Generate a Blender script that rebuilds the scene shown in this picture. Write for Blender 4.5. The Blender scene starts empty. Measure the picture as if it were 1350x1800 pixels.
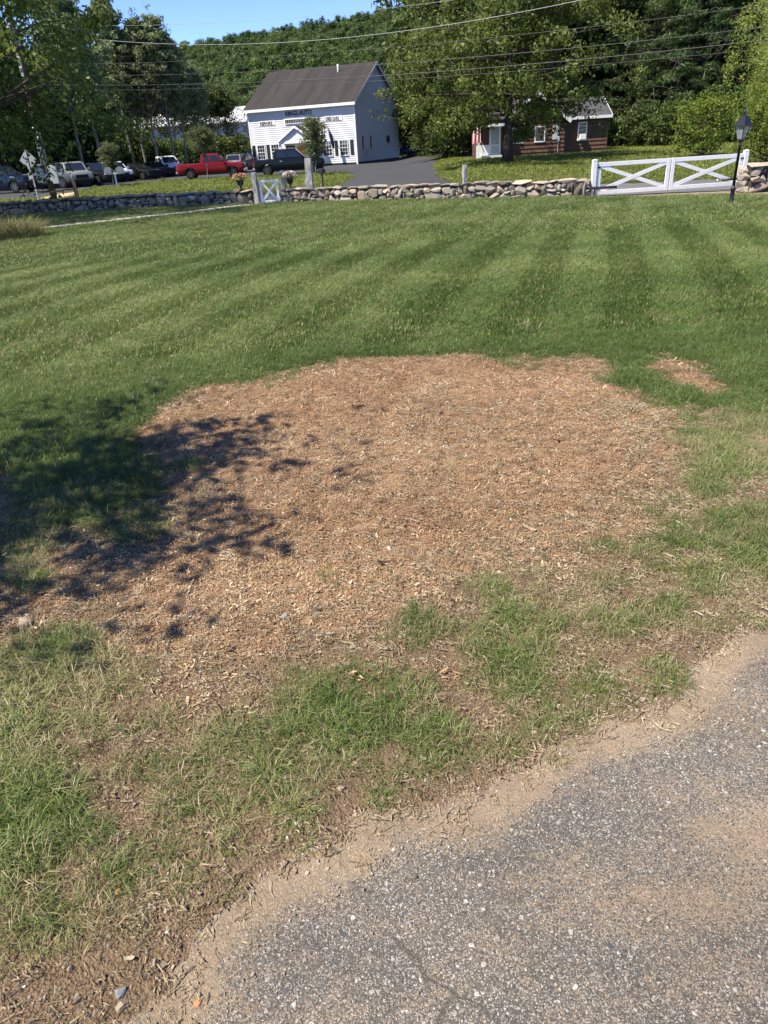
import bpy, bmesh, math, random
import numpy as np
from mathutils import Vector, Matrix, Euler

random.seed(7)
rng = np.random.default_rng(7)
SC = bpy.context.scene
COL = SC.collection
PI = math.pi

# ------------------------------------------------------------------ camera
FPX, PITCH, ROLL, EYE = 1248.0, math.radians(27.5), math.radians(3.46), 1.65
CF = np.array([0, math.cos(PITCH), -math.sin(PITCH)])
CU0 = np.array([0, math.sin(PITCH), math.cos(PITCH)])
CR0 = np.array([1.0, 0, 0])
CR = math.cos(ROLL) * CR0 - math.sin(ROLL) * CU0
CU = math.sin(ROLL) * CR0 + math.cos(ROLL) * CU0
cam_data = bpy.data.cameras.new('camera')
cam = bpy.data.objects.new('camera', cam_data)
COL.objects.link(cam)
cam_data.sensor_fit = 'VERTICAL'
cam_data.sensor_height = 36.0
cam_data.lens = FPX / 1800.0 * 36.0
cam_data.clip_start = 0.05
cam_data.clip_end = 3000
m = Matrix.Identity(4)
for i in range(3):
    m[i][0], m[i][1], m[i][2] = CR[i], CU[i], -CF[i]
m[2][3] = EYE
cam.matrix_world = m
SC.camera = cam

# ------------------------------------------------------------------ sky, sun, exposure
SUN_EL = math.radians(57)
SUN_H = np.array([-0.89, -0.46]); SUN_H /= np.linalg.norm(SUN_H)
SUN = Vector((SUN_H[0] * math.cos(SUN_EL), SUN_H[1] * math.cos(SUN_EL), math.sin(SUN_EL)))
world = bpy.data.worlds.new('World')
SC.world = world
world.use_nodes = True
wn = world.node_tree
bg = wn.nodes['Background']
sky = wn.nodes.new('ShaderNodeTexSky')
sky.sky_type = 'NISHITA'
sky.sun_disc = False
sky.sun_elevation = SUN_EL
sky.sun_rotation = math.atan2(SUN_H[0], SUN_H[1])
sky.altitude = 300
sky.air_density = 0.5
sky.dust_density = 0.0
sky.ozone_density = 2.0
hsv = wn.nodes.new('ShaderNodeHueSaturation')
hsv.inputs['Saturation'].default_value = 1.12
hsv.inputs['Hue'].default_value = 0.512
wn.links.new(sky.outputs[0], hsv.inputs['Color'])
wn.links.new(hsv.outputs[0], bg.inputs['Color'])
bg.inputs['Strength'].default_value = 0.14
sl = bpy.data.lights.new('sun', 'SUN')
sl.energy = 4.5
sl.angle = math.radians(0.53)
sl.color = (1.0, 0.925, 0.80)
so = bpy.data.objects.new('sun', sl)
COL.objects.link(so)
so.rotation_euler = SUN.to_track_quat('Z', 'Y').to_euler()
so.location = (-20, -10, 40)
vs = SC.view_settings
vs.view_transform = 'Standard'
vs.look = 'None'
vs.exposure = 1.17
vs.gamma = 1.0
vs.use_curve_mapping = False
SC.cycles.max_bounces = 6
SC.cycles.diffuse_bounces = 3
SC.cycles.glossy_bounces = 3
SC.cycles.transmission_bounces = 4
SC.cycles.transparent_max_bounces = 8
SC.cycles.use_denoising = True

# ------------------------------------------------------------------ layout helpers (photo point -> place on the ground)
def ray(u, v):
    return CF + CR * (u - 675) / FPX - CU * (v - 900) / FPX
def gz(u, v, z=0.0):
    d = ray(u, v); t = (z - EYE) / d[2]
    return np.array([0, 0, EYE]) + d * t
def gy(u, v, y):
    d = ray(u, v); t = y / d[1]
    return np.array([0, 0, EYE]) + d * t
def proj(x, y, z):
    q = np.stack([x, y, z - EYE], -1)
    Z = np.maximum(q @ CF, 1e-3)
    return 675 + FPX * (q @ CR) / Z, 900 - FPX * (q @ CU) / Z

def on_ground(u, v, z=-.4):
    for _ in range(8): p_ = gz(u, v, z); z = float(terr(p_[0], p_[1]))
    return p_
def sstep(a, b, x):
    t = np.clip((x - a) / (b - a), 0, 1)
    return t * t * (3 - 2 * t)
_P = rng.random((256, 256))
def vnoise(x, y):
    xi = np.floor(x).astype(int); yi = np.floor(y).astype(int)
    fx = x - xi; fy = y - yi
    fx = fx * fx * (3 - 2 * fx); fy = fy * fy * (3 - 2 * fy)
    a = _P[xi & 255, yi & 255]; b = _P[(xi + 1) & 255, yi & 255]
    c = _P[xi & 255, (yi + 1) & 255]; d = _P[(xi + 1) & 255, (yi + 1) & 255]
    return (a * (1 - fx) + b * fx) * (1 - fy) + (c * (1 - fx) + d * fx) * fy
def fbm(x, y, s, o=4):
    r = 0; a = 0.5
    for i in range(o):
        r = r + a * (vnoise(x * s + 17.3 * i, y * s + 5.1 * i) - 0.5); s *= 2.03; a *= 0.5
    return r
def seg_dist(x, y, pts, closed=False):
    d = np.full(np.shape(x), 1e9)
    n = len(pts)
    for i in range(n if closed else n - 1):
        ax, ay = pts[i][:2]; bx, by = pts[(i + 1) % n][:2]
        dx, dy = bx - ax, by - ay
        t = np.clip(((x - ax) * dx + (y - ay) * dy) / (dx * dx + dy * dy + 1e-12), 0, 1)
        d = np.minimum(d, np.hypot(x - ax - t * dx, y - ay - t * dy))
    return d
def inside(x, y, pts):
    r = np.zeros(np.shape(x), bool); n = len(pts)
    for i in range(n):
        ax, ay = pts[i][:2]; bx, by = pts[(i + 1) % n][:2]
        if ay == by: continue
        c = ((ay > y) != (by > y)) & (x < (bx - ax) * (y - ay) / (by - ay) + ax)
        r ^= c
    return r
def sdist(x, y, pts):                       # positive outside
    d = seg_dist(x, y, pts, True)
    return np.where(inside(x, y, pts), -d, d)

ROAD = [(60, 22), (30, 26.5), (18, 29), (10, 30.8), (2, 35.6), (-6, 38.8), (-16, 40.5), (-30, 41.3), (-70, 42)]
# edge of the worn driveway where the camera stands
edge_px = [(395, 1800), (400, 1725), (440, 1665), (505, 1602), (640, 1542), (705, 1482), (850, 1478), (905, 1440),
           (1000, 1370), (1080, 1330), (1268, 1268), (1282, 1200), (1350, 1150)]
DRIVE = [tuple(gz(u, v)[:2]) for u, v in edge_px]
DRIVE = [(-6, -2.2), (-1.6, 0.25), (-0.7, 0.66)] + DRIVE + [(2.2, 2.55), (4, 3.7), (7, 6.5), (11, 13), (12.8, 19), (12.4, 22), (11.2, 24.2), (7.9, 26.1), (7.9, 29), (16, 30), (17, 18), (14, 6), (8, -1), (6, -6), (-6, -6)]

def terr(x, y):
    x = np.asarray(x, float); y = np.asarray(y, float)
    z = -0.4 * sstep(8, 24, y)
    z = z - 0.22 * np.exp(-(seg_dist(x, y, ROAD) / 4.5) ** 2)
    z = z + 0.48 * sstep(36, 58, y) * sstep(3, 9, x)
    r = np.hypot(x, y)
    hill = sstep(125, 620, y) * (64 + .045 * x + 4.0 * np.sin(x / 60.0 + 0.9))
    return z + hill

# ------------------------------------------------------------------ mesh helpers
def link(o, parent=None):
    COL.objects.link(o)
    if parent is not None:
        o.parent = parent
    return o
def obj(name, me, mat=None, parent=None):
    o = bpy.data.objects.new(name, me)
    if mat is not None and len(me.materials) == 0:
        me.materials.append(mat)
    return link(o, parent)
def tag(o, label, cat=None, group=None, kind=None):
    o['label'] = label
    if cat: o['category'] = cat
    if group: o['group'] = group
    if kind: o['kind'] = kind
    return o
def empty(name, loc, rz=0.0):
    o = bpy.data.objects.new(name, None)
    o.empty_display_size = 0.2
    o.location = loc
    o.rotation_euler = (0, 0, rz)
    return link(o)
def thing(name, label, cat, loc, rz=0.0, group=None):
    return tag(empty(name, loc, rz), label, cat, group)

class MB:
    def __init__(s): s.v = []; s.f = []
    def quad(s, a, b, c, d):
        n = len(s.v); s.v += [tuple(a), tuple(b), tuple(c), tuple(d)]; s.f.append((n, n + 1, n + 2, n + 3)); return s
    def poly(s, pts):
        n = len(s.v); s.v += [tuple(p) for p in pts]; s.f.append(tuple(range(n, n + len(pts)))); return s
    def box(s, x0, x1, y0, y1, z0, z1):
        n = len(s.v)
        s.v += [(x0, y0, z0), (x1, y0, z0), (x1, y1, z0), (x0, y1, z0), (x0, y0, z1), (x1, y0, z1), (x1, y1, z1), (x0, y1, z1)]
        s.f += [tuple(n + i for i in q) for q in ((0, 3, 2, 1), (4, 5, 6, 7), (0, 1, 5, 4), (1, 2, 6, 5), (2, 3, 7, 6), (3, 0, 4, 7))]
        return s
    def bar(s, a, b, w, t, up=(0, 0, 1)):          # rectangular bar from a to b, width w across up, thickness t
        a = Vector(a); b = Vector(b); d = (b - a).normalized(); up = Vector(up)
        sd = d.cross(up).normalized(); u = sd.cross(d).normalized()
        n = len(s.v)
        for p in (a, b):
            for sx, sz in ((-1, -1), (1, -1), (1, 1), (-1, 1)):
                s.v.append(tuple(p + sd * sx * t / 2 + u * sz * w / 2))
        s.f += [(n, n + 1, n + 2, n + 3), (n + 7, n + 6, n + 5, n + 4)] + [(n + i, n + 4 + i, n + 4 + (i + 1) % 4, n + (i + 1) % 4) for i in range(4)]
        return s
    def prism(s, pts, y0, y1):                     # polygon in x,z extruded along y
        n = len(s.v); k = len(pts)
        s.v += [(p[0], y0, p[1]) for p in pts] + [(p[0], y1, p[1]) for p in pts]
        s.f += [tuple(n + i for i in range(k)), tuple(n + k + i for i in reversed(range(k)))]
        s.f += [(n + i, n + k + i, n + k + (i + 1) % k, n + (i + 1) % k) for i in range(k)]
        return s
    def tube(s, pts, rad, n=8, cap=True):
        pts = [Vector(p) for p in pts]; base = len(s.v)
        if not hasattr(rad, '__len__'): rad = [rad] * len(pts)
        ref = Vector((0.31, 0.77, 0.55))
        for i, p in enumerate(pts):
            d = (pts[min(i + 1, len(pts) - 1)] - pts[max(i - 1, 0)]).normalized()
            a = d.cross(ref)
            if a.length < 1e-3: a = d.cross(Vector((1, 0, 0)))
            a.normalize(); b = d.cross(a)
            for k in range(n):
                t = 2 * PI * k / n
                s.v.append(tuple(p + (a * math.cos(t) + b * math.sin(t)) * rad[i]))
        for i in range(len(pts) - 1):
            for k in range(n):
                s.f.append((base + i * n + k, base + i * n + (k + 1) % n, base + (i + 1) * n + (k + 1) % n, base + (i + 1) * n + k))
        if cap:
            s.f.append(tuple(base + k for k in reversed(range(n)))); s.f.append(tuple(base + (len(pts) - 1) * n + k for k in range(n)))
        return s
    def lathe(s, prof, n=16, axis='z', c=(0, 0, 0)):  # prof: (radius, height)
        base = len(s.v)
        for r, h in prof:
            for k in range(n):
                t = 2 * PI * k / n
                p = (r * math.cos(t), r * math.sin(t), h) if axis == 'z' else (r * math.cos(t), h, r * math.sin(t))
                s.v.append((p[0] + c[0], p[1] + c[1], p[2] + c[2]))
        for i in range(len(prof) - 1):
            for k in range(n):
                s.f.append((base + i * n + k, base + i * n + (k + 1) % n, base + (i + 1) * n + (k + 1) % n, base + (i + 1) * n + k))
        s.f.append(tuple(base + k for k in reversed(range(n)))); s.f.append(tuple(base + (len(prof) - 1) * n + k for k in range(n)))
        return s
    def mesh(s, name, smooth=False):
        me = bpy.data.meshes.new(name); me.from_pydata(s.v, [], s.f); me.update()
        bm = bmesh.new(); bm.from_mesh(me); bmesh.ops.recalc_face_normals(bm, faces=bm.faces); bm.to_mesh(me); bm.free()
        if smooth: me.polygons.foreach_set('use_smooth', [True] * len(me.polygons))
        return me
    def build(s, name, mat, parent=None, smooth=False, bevel=0):
        o = obj(name, s.mesh(name, smooth), mat, parent)
        if bevel:
            b = o.modifiers.new('bevel', 'BEVEL'); b.width = bevel; b.segments = 2; b.limit_method = 'ANGLE'
        return o

def np_mesh(name, V, Q, tint=None, smooth=False):
    V = np.asarray(V, np.float32); Q = np.asarray(Q, np.int32); k = Q.shape[1]
    me = bpy.data.meshes.new(name)
    me.vertices.add(len(V)); me.vertices.foreach_set('co', V.ravel())
    me.loops.add(Q.size); me.loops.foreach_set('vertex_index', Q.ravel())
    me.polygons.add(len(Q)); me.polygons.foreach_set('loop_start', np.arange(0, Q.size, k, dtype=np.int32))
    me.update(calc_edges=True)
    if smooth: me.polygons.foreach_set('use_smooth', np.ones(len(Q), bool))
    if tint is not None:
        a = me.attributes.new('tint', 'FLOAT', 'POINT'); a.data.foreach_set('value', np.asarray(tint, np.float32))
    return me

# ------------------------------------------------------------------ materials
class NT:
    def __init__(s, name):
        s.m = bpy.data.materials.new(name); s.m.use_nodes = True
        s.t = s.m.node_tree; s.p = s.t.nodes['Principled BSDF']; s.out = s.t.nodes['Material Output']
        s.co = None
    def n(s, typ, **kw):
        nd = s.t.nodes.new(typ)
        for k, v in kw.items():
            if hasattr(nd, k) and k not in nd.inputs: setattr(nd, k, v)
            else: s.set(nd.inputs[k], v)
        return nd
    def set(s, sock, v):
        if isinstance(v, bpy.types.NodeSocket): s.t.links.new(v, sock)
        elif hasattr(v, '__len__') and len(v) == 3 and sock.type == 'RGBA': sock.default_value = (*v, 1)
        else: sock.default_value = v
    def coord(s, which='Object'):
        if s.co is None: s.co = s.t.nodes.new('ShaderNodeTexCoord')
        return s.co.outputs[which]
    def noise(s, scale, detail=4, rough=0.55, vec=None, dist=0.0):
        nd = s.n('ShaderNodeTexNoise'); nd.inputs['Scale'].default_value = scale; nd.inputs['Detail'].default_value = detail
        nd.inputs['Roughness'].default_value = rough; nd.inputs['Distortion'].default_value = dist
        s.set(nd.inputs['Vector'], vec if vec is not None else s.coord()); return nd.outputs['Fac']
    def voro(s, scale, vec=None, out='Color', feature='F1', rnd=1.0):
        nd = s.n('ShaderNodeTexVoronoi'); nd.feature = feature; nd.inputs['Scale'].default_value = scale; nd.inputs['Randomness'].default_value = rnd
        s.set(nd.inputs['Vector'], vec if vec is not None else s.coord()); return nd.outputs[out]
    def ramp(s, fac, stops, interp='LINEAR'):
        nd = s.n('ShaderNodeValToRGB'); nd.color_ramp.interpolation = interp
        el = nd.color_ramp.elements
        while len(el) < len(stops): el.new(0.5)
        for e, (p, c) in zip(el, stops):
            e.position = p; e.color = (c, c, c, 1) if not hasattr(c, '__len__') else (*c, 1)
        s.set(nd.inputs['Fac'], fac); return nd.outputs['Color']
    def mix(s, fac, a, b, mode='MIX'):
        nd = s.n('ShaderNodeMix'); nd.data_type = 'RGBA'; nd.blend_type = mode
        s.set(nd.inputs[0], fac); s.set(nd.inputs[6], a); s.set(nd.inputs[7], b); return nd.outputs[2]
    def math(s, op, a, b=0.0, clamp=False):
        nd = s.n('ShaderNodeMath'); nd.operation = op; nd.use_clamp = clamp
        s.set(nd.inputs[0], a); s.set(nd.inputs[1], b); return nd.outputs[0]
    def attr(s, name, typ='GEOMETRY', out='Fac'):
        nd = s.n('ShaderNodeAttribute'); nd.attribute_type = typ; nd.attribute_name = name; return nd.outputs[out]
    def bump(s, h, strength=0.4, dist=0.02):
        nd = s.n('ShaderNodeBump'); nd.inputs['Strength'].default_value = strength; nd.inputs['Distance'].default_value = dist
        s.set(nd.inputs['Height'], h); s.set(s.p.inputs['Normal'], nd.outputs[0]); return nd.outputs[0]
    def base(s, c, rough=0.6, spec=0.3, metal=0.0):
        s.set(s.p.inputs['Base Color'], c); s.set(s.p.inputs['Roughness'], rough)
        s.p.inputs['Specular IOR Level'].default_value = spec; s.p.inputs['Metallic'].default_value = metal
        return s

def simple(name, col, rough=0.6, var=0.12, scale=3.0, spec=0.3, metal=0.0, bump=0.0, bscale=40.0, dirt=None):
    n = NT(name)
    c = n.mix(n.noise(scale, 5), [x * (1 - var) for x in col], [min(1, x * (1 + var)) for x in col])
    if dirt is not None:
        c = n.mix(n.ramp(n.noise(scale * 2.3, 6), [(0.52, 0), (0.75, 0.6)]), c, dirt)
    n.base(c, rough, spec, metal)
    if bump: n.bump(n.noise(bscale, 5), bump, 0.01)
    return n.m

def leaf_mat(name, c0, c1, trans=0.35, rough=0.5, spec=0.25, inst=None):
    n = NT(name)
    t = n.attr('tint', 'GEOMETRY') if inst is None else n.attr(inst, 'INSTANCER')
    c = n.mix(t, c0, c1)
    if inst is None:
        oi = n.n('ShaderNodeObjectInfo')
        h = n.n('ShaderNodeHueSaturation'); n.set(h.inputs['Color'], c)
        n.set(h.inputs['Value'], n.math('ADD', n.math('MULTIPLY', oi.outputs['Random'], 0.35), 0.82)); n.set(h.inputs['Hue'], n.math('ADD', n.math('MULTIPLY', oi.outputs['Random'], 0.03), 0.485))
        c = h.outputs[0]
    n.base(c, rough, spec)
    tr = n.n('ShaderNodeBsdfTranslucent')
    h2 = n.n('ShaderNodeHueSaturation'); n.set(h2.inputs['Color'], c); h2.inputs['Value'].default_value = 1.5; h2.inputs['Hue'].default_value = 0.485
    n.set(tr.inputs['Color'], h2.outputs[0])
    ms = n.n('ShaderNodeMixShader'); ms.inputs[0].default_value = trans
    n.t.links.new(n.p.outputs[0], ms.inputs[1]); n.t.links.new(tr.outputs[0], ms.inputs[2]); n.t.links.new(ms.outputs[0], n.out.inputs[0])
    return n.m

# ground: soil, chips-covered soil, sandy margin, lawn thatch, woodland litter -- one sheet
def ground_mat():
    n = NT('ground_soil')
    z = n.n('ShaderNodeAttribute'); z.attribute_name = 'zone'
    sep = n.n('ShaderNodeSeparateColor'); n.t.links.new(z.outputs['Color'], sep.inputs[0])
    mul, gra, sand = sep.outputs[0], sep.outputs[1], sep.outputs[2]
    wood = z.outputs['Alpha']
    big, mid, fine = n.noise(1.7, 6), n.noise(14, 6), n.noise(95, 5, 0.7)
    vf = n.voro(130, out='Color'); vd = n.voro(130, out='Distance')
    soil = n.mix(n.ramp(fine, [(.35, 0), (.65, 1)]), n.mix(mid, (0.085, 0.054, 0.032), (0.18, 0.122, 0.074)), n.mix(mid, (0.17, 0.115, 0.07), (0.3, 0.215, 0.135)))
    chips = n.mix(n.ramp(fine, [(0.3, 0), (0.7, 1)]), (0.2, 0.128, 0.073), (0.4, 0.265, 0.155))
    chips = n.mix(n.ramp(n.noise(2.6, 5), [(0.45, 0), (0.65, 0.55)]), chips, (0.32, 0.17, 0.095))
    sepv = n.n('ShaderNodeSeparateColor'); n.t.links.new(vf, sepv.inputs[0])
    grain = n.ramp(sepv.outputs[0], [(0.0, (0.2, 0.15, 0.1)), (0.5, (0.3, 0.225, 0.145)), (0.85, (0.4, 0.31, 0.21)), (1.0, (0.5, 0.44, 0.37))])
    sandc = n.mix(n.ramp(fine, [(0.35, 0), (0.65, 1)]), (0.24, 0.165, 0.1), grain)
    turf = n.mix(mid, (0.035, 0.045, 0.014), (0.085, 0.095, 0.032))
    litter = n.mix(mid, (0.018, 0.015, 0.009), (0.05, 0.038, 0.02))
    e = n.math('MULTIPLY', n.math('SUBTRACT', mid, 0.5), 0.9)
    def th(a): return n.ramp(n.math('ADD', a, e), [(0.38, 0), (0.62, 1)])
    c = n.mix(th(gra), soil, turf)
    c = n.mix(th(mul), c, chips)
    c = n.mix(th(sand), c, sandc)
    c = n.mix(th(wood), c, litter)
    n.base(c, 0.95, 0.1)
    n.bump(n.math('ADD', n.math('ADD', n.math('MULTIPLY', fine, 0.6), n.math('MULTIPLY', vd, 0.5)), n.math('ADD', mid, n.math('MULTIPLY', n.noise(38, 5, .7), .8))), 0.9, 0.022)
    return n.m

def drive_mat():
    n = NT('worn_asphalt')
    v1 = n.n('ShaderNodeTexVoronoi'); v1.inputs['Scale'].default_value = 120
    wob = n.n('ShaderNodeMix'); wob.data_type = 'VECTOR'; wob.inputs[0].default_value = 0.012
    nz = n.n('ShaderNodeTexNoise'); nz.inputs['Scale'].default_value = 60; n.set(nz.inputs['Vector'], n.coord())
    n.set(wob.inputs[4], n.coord()); n.set(wob.inputs[5], nz.outputs['Color'])
    vec = wob.outputs[1]
    n.set(v1.inputs['Vector'], vec)
    s1 = n.n('ShaderNodeSeparateColor'); n.t.links.new(v1.outputs['Color'], s1.inputs[0])
    v2 = n.n('ShaderNodeTexVoronoi'); v2.inputs['Scale'].default_value = 300; n.set(v2.inputs['Vector'], vec)
    s2 = n.n('ShaderNodeSeparateColor'); n.t.links.new(v2.outputs['Color'], s2.inputs[0])
    v3 = n.n('ShaderNodeTexVoronoi'); v3.inputs['Scale'].default_value = 48; n.set(v3.inputs['Vector'], vec)
    s3 = n.n('ShaderNodeSeparateColor'); n.t.links.new(v3.outputs['Color'], s3.inputs[0])
    binder = n.mix(n.noise(180, 4, 0.7), (0.05, 0.044, 0.037), (0.13, 0.116, 0.098))
    fines = n.ramp(s2.outputs[0], [(0.0, (0.05, 0.047, 0.044)), (0.4, (0.12, 0.106, 0.088)), (0.7, (0.235, 0.208, 0.174)), (1.0, (0.5, 0.45, 0.385))])
    c = n.mix(n.ramp(v2.outputs['Distance'], [(0.42, 1), (0.62, 0)]), binder, fines)
    st = n.ramp(s1.outputs[1], [(0.0, (0.08, 0.078, 0.077)), (0.3, (0.17, 0.16, 0.148)), (0.6, (0.27, 0.25, 0.22)), (1.0, (0.46, 0.43, 0.38))])
    m1 = n.math('MULTIPLY', n.ramp(v1.outputs['Distance'], [(0.36, 1), (0.46, 0)]), n.ramp(s1.outputs[0], [(0.66, 0), (0.7, 1)]))
    c = n.mix(m1, c, st)
    st3 = n.ramp(s3.outputs[1], [(0.0, (0.07, 0.075, 0.085)), (0.5, (0.12, 0.115, 0.11)), (0.72, (0.4, 0.37, 0.33)), (1.0, (0.55, 0.52, 0.48))])
    m3 = n.math('MULTIPLY', n.ramp(v3.outputs['Distance'], [(0.22, 1), (0.3, 0)]), n.ramp(s3.outputs[0], [(0.86, 0), (0.87, 1)]))
    c = n.mix(m3, c, st3)
    # sand washed into the low places and along the edge
    sa = n.attr('sand')
    sm = n.ramp(n.math('ADD', sa, n.math('ADD', n.math('MULTIPLY', n.math('SUBTRACT', n.noise(9, 8, 0.68), 0.5), 1.5), n.math('MULTIPLY', n.math('SUBTRACT', s2.outputs[1], 0.5), 0.95))), [(0.3, 0), (0.62, 0.92)])
    sandc = n.mix(n.noise(40, 4, 0.7), n.ramp(s2.outputs[2], [(0, (.16, .115, .072)), (.5, (.27, .2, .13)), (.9, (.38, .3, .21)), (1, (.5, .44, .36))]), (0.27, 0.2, 0.13))
    c = n.mix(sm, c, sandc)
    lf = n.noise(1.6, 6, .6); c = n.mix(1.0, c, n.ramp(lf, [(.3, .72), (.7, 1.12)]), 'MULTIPLY')
    # fine crack
    cr = n.n('ShaderNodeTexVoronoi'); cr.feature = 'DISTANCE_TO_EDGE'; cr.inputs['Scale'].default_value = 0.9
    w2 = n.n('ShaderNodeMix'); w2.data_type = 'VECTOR'; w2.inputs[0].default_value = 0.14
    nz2 = n.n('ShaderNodeTexNoise'); nz2.inputs['Scale'].default_value = 7; n.set(nz2.inputs['Vector'], n.coord())
    n.set(w2.inputs[4], n.coord()); n.set(w2.inputs[5], nz2.outputs['Color']); n.set(cr.inputs['Vector'], w2.outputs[1])
    cm = n.math('MULTIPLY', n.ramp(cr.outputs['Distance'], [(0.0, 1), (0.006, 0)]), n.ramp(n.noise(2.0, 3), [(0.42, 0), (0.52, 0.8)]))
    c = n.mix(cm, c, (0.06, 0.05, 0.04))
    n.base(c, 0.85, 0.25)
    h = n.math('ADD', n.math('MULTIPLY', m1, 0.5), n.math('ADD', n.math('MULTIPLY', n.ramp(v2.outputs['Distance'], [(0.2, 1), (0.6, 0)]), 0.5), n.math('MULTIPLY', n.noise(240, 3, 0.7), 0.5)))
    n.bump(h, 0.75, 0.004)
    return n.m

def asphalt_mat(name, a, b):
    n = NT(name)
    c = n.mix(n.noise(0.35, 6), a, b)
    c = n.mix(n.ramp(n.noise(0.9, 5, dist=1.5), [(0.6, 0), (0.72, 0.5)]), c, [x * 0.7 for x in a])
    n.base(c, 0.8, 0.3); n.bump(n.noise(60, 4), 0.4, 0.01)
    return n.m

def stone_mat(name='field_stone'):
    n = NT(name)
    oi = n.n('ShaderNodeObjectInfo')
    c = n.ramp(oi.outputs['Random'], [(0.0, (0.16, 0.145, 0.125)), (0.2, (0.32, 0.28, 0.23)), (0.4, (0.21, 0.165, 0.125)), (0.55, (0.44, 0.37, 0.29)), (0.7, (0.25, 0.23, 0.2)), (0.84, (0.5, 0.4, 0.29)), (0.93, (0.35, 0.26, 0.21)), (1.0, (0.52, 0.48, 0.42))])
    c = n.mix(n.ramp(n.noise(9, 6, 0.65), [(0.3, 0.75), (0.6, 0)]), c, n.mix(0.5, c, (0.05, 0.045, 0.04)))
    c = n.mix(n.ramp(n.noise(5, 6, 0.7), [(0.58, 0), (0.68, 0.65)]), c, (0.42, 0.42, 0.37))
    n.base(c, 0.9, 0.2); n.bump(n.noise(16, 7, 0.65), 0.8, 0.03)
    return n.m

def shingle_mat(name, a, b):
    n = NT(name)
    bt = n.n('ShaderNodeTexBrick'); n.set(bt.inputs['Vector'], n.coord('Object'))
    bt.inputs['Scale'].default_value = 3.2; bt.inputs['Mortar Size'].default_value = 0.012
    n.set(bt.inputs['Color1'], a); n.set(bt.inputs['Color2'], b); n.set(bt.inputs['Mortar'], [x * 0.6 for x in a])
    st = n.n('ShaderNodeMapping'); n.set(st.inputs['Vector'], n.coord('Object')); st.inputs['Scale'].default_value = (0.9, 0.12, 0.12)
    c = n.mix(n.ramp(n.noise(1.2, 6, vec=st.outputs[0]), [(0.35, 0), (0.7, 0.55)]), bt.outputs['Color'], [x * 1.55 for x in b])
    n.base(c, 0.9, 0.2); n.bump(n.noise(30, 4), 0.3, 0.01)
    return n.m

MAT = {}
MAT['ground'] = ground_mat()
MAT['drive'] = drive_mat()
MAT['road'] = asphalt_mat('road_asphalt', (0.1, 0.1, 0.1), (0.15, 0.15, 0.147))
MAT['lot'] = asphalt_mat('lot_asphalt', (0.038, 0.038, 0.04), (0.06, 0.06, 0.062))
MAT['stone'] = stone_mat()
MAT['core'] = simple('wall_core', (0.05, 0.043, 0.036), 0.95, 0.3, 6)
MAT['granite'] = simple('granite', (0.30, 0.29, 0.27), 0.85, 0.35, 7, bump=0.6, bscale=25, dirt=(0.16, 0.15, 0.13))
MAT['white'] = simple('white_paint', (0.74, 0.74, 0.735), 0.5, 0.05, 2, dirt=(0.58, 0.58, 0.54))
MAT['siding'] = simple('white_siding', (0.62, 0.625, 0.64), 0.55, 0.03, 0.8, dirt=(0.53, 0.53, 0.52))
MAT['porchwall'] = simple('cream_wall', (0.72, 0.68, 0.58), 0.6, 0.05, 1)
MAT['roof'] = shingle_mat('grey_brown_shingle', (0.026, 0.023, 0.0225), (0.038, 0.033, 0.032))
MAT['roof2'] = shingle_mat('grey_shingle', (0.045, 0.045, 0.048), (0.062, 0.062, 0.066))
MAT['glass'] = simple('window_glass', (0.02, 0.024, 0.028), 0.06, 0.2, 1, spec=0.8)
MAT['shutter'] = simple('dark_shutter', (0.02, 0.024, 0.022), 0.5, 0.2)
MAT['letter'] = simple('letter_paint', (0.02, 0.022, 0.06), 0.5, 0.15)
MAT['letter_red'] = simple('letter_maroon', (0.09, 0.02, 0.035), 0.5, 0.15)
MAT['brown'] = simple('brown_siding', (0.105, 0.058, 0.037), 0.75, 0.3, 2.5, bump=0.3, dirt=(0.08, 0.036, 0.024))
MAT['wood_door'] = simple('orange_wood', (0.42, 0.2, 0.03), 0.5, 0.15)
MAT['black'] = simple('black_metal', (0.012, 0.012, 0.013), 0.4, 0.2, 6, spec=0.5)
MAT['blacksteel'] = simple('opener_metal', (0.03, 0.03, 0.032), 0.4, 0.2, 6, spec=0.5)
MAT['lamp_glass'] = NT('lamp_glass').base((0.45, 0.46, 0.46), 0.15, 0.6).m
lg = MAT['lamp_glass'].node_tree.nodes['Principled BSDF']; lg.inputs['Alpha'].default_value = 0.45
MAT['galv'] = simple('galvanised', (0.33, 0.34, 0.35), 0.45, 0.12, 5, metal=0.3, spec=0.5)
MAT['alum'] = simple('sign_back', (0.26, 0.265, 0.27), 0.5, 0.08, 4, spec=0.4)
MAT['greybox'] = simple('grey_box', (0.46, 0.48, 0.48), 0.5, 0.06, 3)
MAT['pole'] = simple('weathered_pole', (0.10, 0.07, 0.05), 0.9, 0.35, 5, bump=0.5, bscale=30)
MAT['wire_a'] = simple('aluminium_wire', (0.3, 0.31, 0.31), 0.45, 0.1, spec=0.4)
MAT['wire_b'] = simple('dark_cable', (0.035, 0.035, 0.038), 0.5, 0.1, spec=0.5)
MAT['bark'] = simple('bark', (0.065, 0.05, 0.04), 0.95, 0.4, 6, bump=0.8, bscale=18)
MAT['bark_pale'] = simple('pale_bark', (0.2, 0.18, 0.15), 0.9, 0.4, 4, bump=0.6, bscale=18)
MAT['tyre'] = simple('tyre', (0.012, 0.012, 0.012), 0.85, 0.2)
MAT['rim'] = simple('alloy_rim', (0.5, 0.5, 0.51), 0.3, 0.05, metal=0.7, spec=0.5)
MAT['carglass'] = simple('car_glass', (0.012, 0.015, 0.018), 0.05, 0.1, spec=0.9)
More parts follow.
